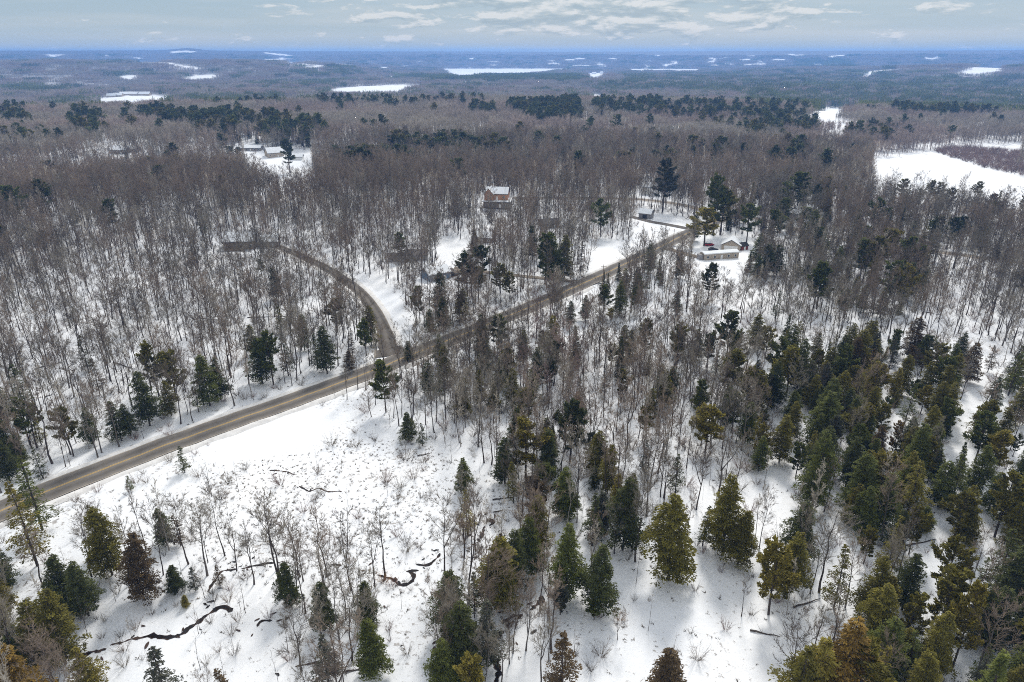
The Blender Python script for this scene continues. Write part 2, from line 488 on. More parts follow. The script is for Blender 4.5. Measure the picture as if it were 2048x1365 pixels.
def dist_to(line, x, y):
    x = np.asarray(x, float); out = np.full(x.shape, 1e9)
    for i in range(0, len(x), 4000):
        d = np.hypot(x[i:i + 4000, None] - line[None, :, 0], y[i:i + 4000, None] - line[None, :, 1])
        out[i:i + 4000] = d.min(1)
    return out


def road_clear(x, y):
    ok = dist_to(ROAD[::2], x, y) > 6.3
    for l, w in ((DRIVE, 4.6), (LANE, 3.2), (LANE2, 3.5), (LANE3, 3), (SIDE, 5)):
        ok &= dist_to(l[::2], x, y) > w
    return ok




def open_ground(poly, tree=18.0, first_near=None):
    """Ground outline of an opening: its near edge is hidden behind the tops of the trees in front of it."""
    p = np.array(poly, float); near = p[:, 1] > p[:, 1].mean() if first_near is None else np.arange(len(p)) >= first_near; tree = tree * (.55 if p[:, 1].mean() < 240 else 1)
    return unproj(p, np.where(near, tree, 0.0))[:, :2]


BRAMBLE_G = unproj([(1866, 303), (1900, 296), (1940, 297), (1985, 300), (2070, 306), (2070, 357), (1960, 334), (1905, 317)])[:, :2]
FIELDS_G = [open_ground(p, 3.0 if k == 1 else 20.0 if k == 0 else 18.0, 7 if k == 0 else None) for k, p in enumerate(FIELDS)]
LAKES_G = [open_ground(p, 26) for p in LAKES]
OPEN_G = [open_ground(p, 14) for p in OPEN if max(q[1] for q in p) < 560]


def in_ground(polys, x, y):
    c = np.zeros(np.shape(x), bool)
    for p in polys:
        k = (x > p[:, 0].min()) & (x < p[:, 0].max()) & (y > p[:, 1].min()) & (y < p[:, 1].max())
        if k.any():
            c[k] |= inpoly(x[k], y[k], p)
    return c


# ------------------------------------------------------------------ the ground
def build_ground():
    front = np.arange(-50, 50.001, 0.2); rest = np.arange(55, 306, 5)
    az = np.radians(np.concatenate([front, rest])); nA = len(az)
    rr = np.geomspace(18, 9500, 620); nR = len(rr)
    R, A = np.meshgrid(rr, az, indexing="ij"); x = R * np.sin(A); y = R * np.cos(A)
    z = height(x, y)
    z += np.where(R > 6900, 4, 0) * RNG.random(R.shape)              # the uneven top of the farthest woods
    V = np.stack([x, y, z], -1).reshape(-1, 3); V = np.vstack([V, [[0, 0, float(height(0., 0.1))]]])
    i = np.arange(nR - 1)[:, None] * nA; j = np.arange(nA)[None, :]; j2 = (j + 1) % nA
    F = np.stack([i + j, i + j2, i + nA + j2, i + nA + j], -1).reshape(-1, 4)[:, ::-1]
    c = len(V) - 1
    me = bpy.data.meshes.new("snowy_ground")
    T = np.stack([np.full(nA, c), (np.arange(nA) + 1) % nA, np.arange(nA)], -1)
    me.vertices.add(len(V)); me.vertices.foreach_set("co", V.astype(np.float32).ravel())
    li = np.concatenate([F.ravel(), T.ravel()]).astype(np.int32)
    me.loops.add(len(li)); me.loops.foreach_set("vertex_index", li)
    me.polygons.add(len(F) + len(T))
    me.polygons.foreach_set("loop_start", np.concatenate([np.arange(len(F)) * 4, len(F) * 4 + np.arange(len(T)) * 3]).astype(np.int32))
    me.update(calc_edges=True); me.polygons.foreach_set("use_smooth", np.ones(len(me.polygons), bool))
    vx, vy = V[:, 0], V[:, 1]; vr = np.hypot(vx, vy)
    field = in_ground(FIELDS_G, vx, vy) | in_ground(LAKES_G, vx, vy)
    snow = 1 - 0.55 * smooth(vr, 1500, 3000) - 0.45 * smooth(vr, 6000, 6900)
    snow = np.where(field, 1, snow)
    px, py, zc = proj(vx, vy, V[:, 2])
    litter = np.full(len(V), .30)
    for p, d in SPARSE:
        litter[inpoly(px, py, p) & (zc > 10) & (vr < 700)] = .75 if d < .06 else .45
    for p in OPEN:
        litter[inpoly(px, py, p) & (zc > 10) & (vr < 900)] = .05
    litter[inpoly(px, py, [(380, 890), (620, 815), (700, 830), (640, 880), (440, 930)]) & (vr < 400)] = .1
    litter[field] = .12; litter[vr > 1000] = 0
    for nm, a in (("snow", snow), ("litter", litter)):
        me.attributes.new(nm, "FLOAT", "POINT").data.foreach_set("value", a.astype(np.float32))
    me.materials.append(M["snow"])
    tag(link("snowy_ground", me), kind="structure")


build_ground()


def ribbon(name, line, width, lift, m, across=4, kind="structure", off=0.0, prof=None, drape=False, wfun=None):
    d = np.gradient(line, axis=0); d /= np.linalg.norm(d, axis=1)[:, None]; nrm = np.stack([d[:, 1], -d[:, 0]], 1)
    us = np.linspace(0, 1, across + 1); V = []; UV = []
    zc = height(line[:, 0], line[:, 1])
    for k, u in enumerate(us):
        o = off + (u - 0.5) * (width if wfun is None else width * wfun)
        p = line + nrm * np.broadcast_to(np.asarray(o, float), (len(line),))[:, None]
        z = (height(p[:, 0], p[:, 1]) if drape else zc) + lift
        if prof is not None: z = z + prof[k] * (0.75 + 0.5 * np.abs(waves(p[:, 0], p[:, 1], 3, 12)))
        V.append(np.stack([p[:, 0], p[:, 1], z], 1)); UV.append(np.full(len(line), u))
    n = len(line); V = np.stack(V, 1).reshape(-1, 3); UV = np.stack(UV, 1).ravel(); k = across + 1
    i = np.arange(n - 1)[:, None] * k; j = np.arange(across)[None, :]
    F = np.stack([i + j, i + k + j, i + k + j + 1, i + j + 1], -1).reshape(-1, 4)[:, ::-1]
    me = mesh(name, V, F[:, ::-1].copy(), [m], smooth_=True)
    uv = me.uv_layers.new(name="UVMap"); vi = np.empty(len(me.loops), np.int32); me.loops.foreach_get("vertex_index", vi)
    a = np.zeros((len(vi), 2), np.float32); a[:, 0] = UV[vi]; uv.data.foreach_set("uv", a.ravel())
    o = link(name, me)
    if kind: tag(o, kind=kind)
    return o


ribbon("road", ROAD, 8.0, 0.26, M["asphalt"], 8)
ribbon("driveway", DRIVE[2:], 4.6, 0.22, M["drive"], 6, wfun=np.interp(np.arange(len(DRIVE) - 2), [0, 5, 10], [2.3, 1.35, 1.0]))
ribbon("gravel_lane", LANE, 3.2, 0.20, M["sand"], 4, wfun=np.interp(np.arange(len(LANE)), [0, 3, len(LANE) - 8, len(LANE) - 1], [2.2, 1.0, 1.0, 3.0]))
ribbon("farm_lane", LANE2, 4.5, 0.21, M["drive"], 4)
ribbon("short_lane", LANE3, 4.0, 0.19, M["sand"], 4)
ribbon("side_road", SIDE, 6.0, 0.235, M["sand"], 6)
for s in (-1, 1):
    o = ribbon("centre_line", ROAD, 0.13, 0.264, M["yellow"], 1, off=0.16 * s)


def banks(name, line, w, skip, hgt=0.5):
    for s in (-1, 1):
        d = np.gradient(line, axis=0); d /= np.linalg.norm(d, axis=1)[:, None]
        e = line + np.stack([d[:, 1], -d[:, 0]], 1) * s * (w / 2 + 0.9)
        ok = np.ones(len(line), bool)
        for l, k in skip: ok &= dist_to(l, e[:, 0], e[:, 1]) > k
        i = 0
        while i < len(line):
            j = i
            while j < len(line) and ok[j]: j += 1
            if j - i > 3:
                seg = line[i:j]
                taper = np.minimum(1, np.minimum(np.arange(j - i), np.arange(j - i)[::-1]) / 3)[:]
                p = [0, 0.65, 1.0, 0.75, 0.25, -0.35]
                if s < 0: p = p[::-1]
                ribbon(name, seg, 2.3, 0.02, M["bank_snow"], 5, off=s * (w / 2 + 1.1), prof=[x * hgt for x in p])
            i = max(j, i + 1)


banks("snow_bank", ROAD, 8.0, [(DRIVE, 5), (LANE, 5), (LANE3, 5), (SIDE, 8), (LANE2, 5)], 0.55)
banks("snow_bank", DRIVE[4:], 4.6, [(ROAD, 7)], 0.3)
banks("snow_bank", SIDE, 6.0, [(ROAD, 8), (LANE2, 5)], 0.5)

# frozen meadow stream: open black water between the snow pillows
STREAMS = [
    ([(90, 1325), (195, 1307), (225, 1290), (250, 1280), (285, 1274), (320, 1270), (345, 1272), (375, 1262), (400, 1245), (420, 1228), (440, 1217), (462, 1226)], 1.1, .35),
    ([(418, 1185), (430, 1160), (445, 1143), (470, 1139), (505, 1131), (550, 1127)], 0.7, .1),
    ([(735, 1150), (775, 1156), (797, 1170), (815, 1168), (823, 1152), (812, 1142), (838, 1142)], 0.9, .4),
    ([(832, 1130), (855, 1128), (868, 1118), (880, 1106)], 0.8, .3), ([(940, 1098), (962, 1078), (972, 1055), (974, 1040), (985, 1038)], 0.9, .15),
    ([(985, 1026), (998, 1022), (1012, 1018)], 0.5, .3), ([(662, 1131), (695, 1138), (722, 1142), (745, 1150)], 0.9, .05),
    ([(996, 1400), (992, 1340), (986, 1305), (1000, 1272), (1020, 1252), (1042, 1238), (1054, 1218), (1085, 1192)], 1.7, .3),
    ([(597, 972), (617, 984), (640, 977), (655, 983), (682, 983)], 0.55, .35), ([(540, 940), (575, 945), (590, 950)], .5, .0),
    ([(865, 1290), (885, 1278), (905, 1268)], .6, .3), ([(590, 1335), (620, 1325), (640, 1322)], .6, .2),
    ([(1350, 692), (1362, 705), (1355, 725), (1340, 745)], 1.1, .2), ([(500, 1275), (520, 1245), (545, 1240)], .6, .0),
    ([(1800, 965), (1850, 950), (1900, 960)], .35, .0),
]
mb = MB(); mk = MB()
for pts, w, bias in STREAMS:
    line = catmull_px(pts, 0.35); n = len(line); t = np.arange(n)
    ph = RNG.uniform(0, 6, 6)
    wob = sum(np.sin(t * f + ph[k]) * a for k, (f, a) in enumerate(((.07, .5), (.19, .45), (.43, .35), (.9, .45), (1.9, .4))))
    sh = sum(np.sin(t * f + ph[-k]) * a for k, (f, a) in enumerate(((.11, .35), (.33, .25), (.8, .12))))
    d = np.gradient(line, axis=0); d /= np.linalg.norm(d, axis=1)[:, None] + 1e-9; nr = np.stack([d[:, 1], -d[:, 0]], 1)
    line = line + nr * (sh * w * 0.8)[:, None]
    for MBX, extra, lift in ((mk, 0.16, 0.05), (mb, 0, 0.075)):
        ww = np.clip(w * .46 * (bias + 0.50 + wob * 0.75) + extra, 0, 1.05 * w)
        ww = np.where(ww < 0.12, 0, ww * RNG.uniform(.65, 1.35, n))
        i = 0
        while i < n - 1:
            if ww[i] > 0 and ww[i + 1] > 0:
                j = i
                while j < n and ww[j] > 0: j += 1
                L_ = line[i:j]; q = ww[i:j].copy(); q[0] = q[-1] = .02
                V = []
                for s in (-.5, 0, .5):
                    p = L_ + nr[i:j] * (q * s)[:, None]
                    V.append(np.stack([p[:, 0], p[:, 1], height(p[:, 0], p[:, 1]) + lift], 1))
                V = np.stack(V, 1).reshape(-1, 3); k = j - i
                F = [(a * 3 + b, a * 3 + b + 1, a * 3 + b + 4, a * 3 + b + 3) for a in range(k - 1) for b in range(2)]
                MBX.add(V, F); i = j
            else:
                i += 1
for pts, w, bias in STREAMS:
    line = catmull_px(pts, 1.3)
    for q in line:
        for _ in range(2):
            if RNG.random() < .45: continue
            c = q + RNG.normal(0, 1.1 + w, 2); rr_ = RNG.uniform(.10, .42) * (.6 + w * .4); a = np.arange(9) * 2 * pi / 9; th = RNG.uniform(0, pi)
            rad = rr_ * RNG.uniform(.5, 1.4, 9); ex_ = np.stack([np.cos(a) * rad * 1.8, np.sin(a) * rad * .7], 1)
            ex_ = ex_ @ np.array([[cos(th), sin(th)], [-sin(th), cos(th)]]); p = c + ex_
            (mb if RNG.random() < .6 else mk).add(np.column_stack([p, height(p[:, 0], p[:, 1]) + .085]), [tuple(range(9))])
tag(link("stream", mb.me("stream", [M["water"]])), kind="structure")
tag(link("stream_bank", mk.me("stream_bank", [M["bank"]])), kind="structure")


# ------------------------------------------------------------------ tree kinds
def unit(v): return v / (np.linalg.norm(v, axis=-1, keepdims=True) + 1e-9)


def bare_tree(H, seed, base=0.45, spread=0.26, rt=None, limbs=24, twigs=7, sub=8, tr=0.017, forked=False, steep=0.75):
    """A leafless broad-leaved tree: ((trunk verts, faces), (crown verts, faces))."""
    g = np.random.default_rng(seed); rt = rt or H * 0.0082
    tk = MB(); n = 9; zs = np.linspace(0, 1, n)
    ax = np.cumsum(g.normal(0, .008 * H, (n, 2)), 0); ax -= ax[0]
    T = np.column_stack([ax, zs * H]); T[0, 2] = -.4
    tk.tube(T, rt * (1.12 - zs ** 0.9 * 1.02) * np.where(zs == 0, 1.3, 1), 6, False)
    stems = [T]
    if forked:
        for q in range(g.integers(1, 3)):
            k = g.integers(2, 5); a = g.uniform(0, 2 * pi); m = n - k; s = np.linspace(0, 1, m)
            F2 = T[k] + np.column_stack([cos(a) * s * H * .16, sin(a) * s * H * .16, s * (H * .9 - T[k, 2])]) + np.column_stack([np.cumsum(g.normal(0, .01 * H, (m, 2)), 0), np.zeros(m)])
            F2[0] = T[k]; tk.tube(F2, rt * .75 * (1 - .9 * s), 5, False); stems.append(F2)
    P, D, R = [], [], []
    lv = MB()
    for q in range(limbs):
        S = stems[q % len(stems)]; f = base + (1 - base) * (q + g.random()) / limbs * .97
        if S is not T: f = max(f, .55)
        zt = f * H; i = np.clip(np.searchsorted(S[:, 2], zt) - 1, 0, len(S) - 2)
        w = np.clip((zt - S[i, 2]) / (S[i + 1, 2] - S[i, 2] + 1e-6), 0, 1); p0 = S[i] * (1 - w) + S[i + 1] * w
        a = g.uniform(0, 2 * pi); Ln = H * spread * (1.15 - f * .75) * g.uniform(.65, 1.2)
        el = steep * g.uniform(.7, 1.25)
        pts = [p0]; d = np.array([cos(a) * cos(el), sin(a) * cos(el), sin(el)])
        for s in range(4):
            pts.append(pts[-1] + d * Ln / 4); d = unit(d + g.normal(0, .16, 3) + np.array([0, 0, .16]))
        pts = np.array(pts); lv.tube(pts, rt * .30 * (1.1 - f * .6) * np.array([1, .75, .5, .32, .15]), 3, False)
        for b in range(sub):
            s = g.uniform(.25, 1.0) * 4; i = min(int(s), 3); q0 = pts[i] + (pts[i + 1] - pts[i]) * (s - i)
            db = unit(unit(pts[i + 1] - pts[i]) + g.normal(0, .55, 3) + np.array([0, 0, .2])); lb = Ln * g.uniform(.25, .5) * (1.15 - s / 6)
            P.append(q0); D.append(db * lb); R.append(tr * 1.7)
            for _ in range(twigs):
                u = g.uniform(.2, 1.0); dt = unit(db + g.normal(0, .5, 3) + np.array([0, 0, .25]))
                P.append(q0 + db * lb * u); D.append(dt * lb * g.uniform(.35, .8)); R.append(tr)
    V, F = cones(P, D, R)
    n0 = sum(len(v) for v in lv.v); LV = np.vstack(lv.v)
    lf = []
    for f in lv.f: lf += [(f[0], f[1], f[2]), (f[0], f[2], f[3])]
    return (np.vstack(tk.v), np.array([x for f in tk.f for x in ((f[0], f[1], f[2]), (f[0], f[2], f[3]))])), \
        (np.vstack([LV, V]), np.vstack([np.array(lf), F + n0]))


def conifer(H, seed, kind):
    g = np.random.default_rng(seed); tk = MB()
    rt = H * .012
    R0, lo, step, nb, pw = {"hemlock": (.235 * H, .14, .38, 9, .58), "spruce": (.155 * H, .05, .34, 8, .95),
                            "pine": (.25 * H, .30, .72, 6, .50), "sparse": (.19 * H, .15, .42, 6, .8), "larch": (.20 * H, .12, .36, 7, .8)}[kind]
    zs = np.linspace(0, 1, 7); ax = np.cumsum(g.normal(0, .004 * H, (7, 2)), 0); ax -= ax[0]
    T = np.column_stack([ax, zs * H * .985]); T[0, 2] = -.4
    tk.tube(T, rt * (1.1 - zs) + .02, 6, False)
    P, D, Wd = [], [], []; BP, BD, BR = [], [], []
    z = lo * H
    lob = g.uniform(0, 2 * pi, 4); la = g.uniform(.06, .20, 4)
    while z < H * .985:
        f = (z - lo * H) / (H * (1 - lo)); sh = (1 - f) ** pw
        if kind == "pine": sh = min(1, (1 - f) ** .55) * (.6 + .4 * min(1, f * 4)); sh *= g.uniform(.75, 1.1)
        else: sh *= min(1, .68 + f * 3)
        for b in range(nb):
            a = g.uniform(0, 2 * pi)
            k = 1 + sum(la[i] * sin((i + 1) * a + lob[i] + z * .5) for i in range(4))
            r = R0 * sh * k * g.uniform(.50, 1.18)
            if kind in ("sparse",) and g.random() < .25: continue
            if kind == "pine" and g.random() < .16: continue
            if r < .12: r = .12
            up = {"hemlock": .12, "spruce": .02, "pine": .28 + .5 * f, "sparse": .05, "larch": .12}[kind] + g.normal(0, .08)
            i = np.clip(np.searchsorted(T[:, 2], z) - 1, 0, 5); w = (z - T[i, 2]) / (T[i + 1, 2] - T[i, 2]); c = T[i] * (1 - w) + T[i + 1] * w
            dr = np.array([cos(a), sin(a), 0]); sd_ = np.array([-sin(a), cos(a), 0])
            droop = {"hemlock": -.22, "spruce": -.16, "pine": .05, "sparse": -.12, "larch": -.05}[kind]
            BP.append(c); BD.append(dr * r * .9 + np.array([0, 0, r * (up + droop * .5)])); BR.append(.012 + .012 * r)
            if kind == "pine":
                m = max(8, int(r * 24)); t = np.concatenate([g.uniform(.35, 1, m), g.uniform(.72, 1.05, m)])
            else:
                m = max(6, int(r * (12 if kind != "sparse" else 8))); t = 1 - g.uniform(0, 1, 2 * m) ** 1.5 * .85
            n = len(t)
            lat = g.normal(0, .22, n) * (1.15 - t * .6) * min(r, 3) * (1.0 if kind != "pine" else .8)
            zz = r * t * up + droop * r * t * t + g.normal(0, .07 if kind != "pine" else .16, n) * (1 if kind != "pine" else max(.6, r * .4))
            p = c + dr * (r * t)[:, None] + sd_ * lat[:, None] + np.column_stack([np.zeros((n, 2)), zz])
            if kind == "pine":
                d = unit(dr * .6 + sd_ * g.normal(0, .6, n)[:, None] + np.column_stack([g.normal(0, .3, (n, 2)), g.uniform(.1, 1.1, n)])) * g.uniform(.32, .62, n)[:, None]
                wl = .14
            else:
                d = unit(dr + sd_ * (lat * .9 + g.normal(0, .5, n))[:, None] + np.column_stack([np.zeros((n, 2)), g.normal(-.12, .30, n)])) * g.uniform(.20, .46, n)[:, None]
                wl = .085 if kind != "larch" else .07
            wd = unit(np.cross(d, g.normal(0, .45, (n, 3)) + np.array([0, 0, 1.0]))) * (wl * g.uniform(.7, 1.3, n))[:, None]
            P.append(p); D.append(d); Wd.append(wd)
        z += step * g.uniform(.7, 1.3) * (1 if kind != "pine" else (1.15 - .6 * f))
    # dead lower limbs
    for _ in range(10):
        a = g.uniform(0, 2 * pi); zz = g.uniform(.05, max(lo, .12)) * H
        BP.append((0, 0, zz)); BD.append((cos(a) * H * .08, sin(a) * H * .08, -.1)); BR.append(.02)
    V, F = tris(np.vstack(P), np.vstack(D), np.vstack(Wd))
    bV, bF = cones(BP, BD, BR)
    tv = np.vstack(tk.v); tf = np.array([x for f in tk.f for x in ((f[0], f[1], f[2]), (f[0], f[2], f[3]))])
    return (np.vstack([tv, bV]), np.vstack([tf, bF + len(tv)])), (V, F)


def two(name, pr, mt, mc):
    (tv, tf), (cv, cf) = pr
    return mesh(name + " trunk", tv, tf, [mt]), mesh(name + " crown", cv, cf, [mc])


def joined(name, pr, mt, mc):
    (tv, tf), (cv, cf) = pr
    F = [tuple(f) for f in tf] + [tuple(int(i) + len(tv) for i in f) for f in cf]
    me = mesh(name, np.vstack([tv, cv]), F, [mt, mc], mi=[0] * len(tf) + [1] * len(cf))
    return me


BARE = [bare_tree(17, 100, .42, .28), bare_tree(17, 101, .38, .29, forked=True), bare_tree(17, 102, .50, .25, limbs=20, steep=.95),
        bare_tree(17, 103, .34, .33, limbs=28), bare_tree(17, 104, .48, .23, steep=1.0, limbs=22), bare_tree(17, 105, .42, .28, forked=True, steep=.9),
        bare_tree(17, 106, .28, .40, limbs=30, steep=.85, forked=True), bare_tree(17, 107, .30, .36, limbs=28, steep=.7)]
BIRCH = [bare_tree(15, 120, .40, .17, rt=.10, limbs=26, steep=1.0, tr=.014), bare_tree(15, 121, .5, .16, rt=.09, limbs=22, steep=1.05, tr=.014)]
SAP = [bare_tree(8, 130, .35, .13, rt=.045, limbs=10, twigs=2, sub=3, steep=1.05, tr=.012), bare_tree(8, 131, .25, .2, rt=.05, limbs=13, twigs=3, sub=4, forked=True, tr=.012),
       bare_tree(8, 132, .5, .10, rt=.04, limbs=8, twigs=2, sub=3, steep=1.1, tr=.012), bare_tree(8, 133, .3, .10, rt=.045, limbs=10, twigs=2, sub=2, steep=1.15, tr=.012), bare_tree(8, 134, .6, .14, rt=.04, limbs=7, twigs=3, sub=3, steep=.9, tr=.012)]


def shrub(seed, H=2.2):
    g = np.random.default_rng(seed); P, D, R = [], [], []
    for _ in range(26):
        a = g.uniform(0, 2 * pi); d = unit(np.array([cos(a) * g.uniform(.2, .8), sin(a) * g.uniform(.2, .8), 1.0])); l = H * g.uniform(.5, 1)
        b = np.array([cos(a) * .15, sin(a) * .15, -.1]); P.append(b); D.append(d * l); R.append(.016)
        for _ in range(9):
            t = g.uniform(.3, 1); P.append(b + d * l * t); D.append(unit(d + g.normal(0, .5, 3)) * l * g.uniform(.15, .4)); R.append(.010)
    return cones(P, D, R)


CON = {k: [conifer(14, 200 + 10 * i + j, k) for j in range(n)] for i, (k, n) in enumerate((("hemlock", 5), ("spruce", 3), ("pine", 5), ("sparse", 3), ("larch", 2)))}

ME = {"bare": [two("bare", p, M["bark" if i % 3 else "bark_grey"], M["twig_obj"]) for i, p in enumerate(BARE)],
      "birch": [two("birch", p, M["bark_pale"], M["twig_obj"]) for p in BIRCH], "sap": [two("sapling", p, M["bark_grey"], M["twig_obj"]) for p in SAP]}
for k in CON: ME[k] = [two(k, p, M["bark"], M["needle_obj"]) for p in CON[k]]
SHRUBS = [shrub(s) for s in (1, 2, 3)]
ME["shrub"] = [mesh("shrub", v, f, [M["twig_obj"]]) for v, f in SHRUBS]

TONES = {  # name: base colour
    "dark green": (.076, .086, .026), "green": (.110, .124, .028), "olive": (.155, .138, .026), "golden green": (.21, .175, .034),
    "orange yellow": (.24, .155, .035), "brownish": (.115, .080, .040), "greyish": (.085, .088, .062), "rusty": (.17, .075, .045), "blue green": (.120, .138, .042),
    "grey": (.205, .182, .148), "reddish": (.205, .160, .124), "pale": (.42, .38, .32), "dark": (.125, .102, .082), "pinkish": (.24, .175, .16), "tan": (.33, .20, .11)}
THINGS = []


def plant(kind, key, x, y, h, tone, name, wide=1.0, idx=None, rz=None, sink=0.1, ht0=None):
    src = ME[key]; i = int(RNG.integers(len(src))) if idx is None else idx % len(src)
    z = float(height(x, y)) - sink; rz = RNG.uniform(0, 2 * pi) if rz is None else rz
    H0 = {"bare": 17, "birch": 15, "sap": 8}.get(key, 14 if key in CON else 2.2)
    s = h / H0; jit = RNG.normal(0, .10); c = tuple(max(.004, v * (1 + jit)) for v in TONES[tone])
    if key == "shrub":
        o = link(name, src[i], None, (x, y, z)); o.rotation_euler = (0, 0, rz); o.scale = (s * wide, s * wide, s); o.color = (*c, 1)
    else:
        o = empty(name, (x, y, z), rz); o.scale = (s * wide, s * wide, s); o.rotation_euler = (RNG.normal(0, .02), RNG.normal(0, .02), rz)
        for nm, me in zip(("trunk", "crown"), src[i]):
            p = link(nm, me, o); p.color = (*c, 1)
    THINGS.append(dict(o=o, kind=kind, name=name, x=x, y=y, h=h, tone=tone, key=key))
    return o


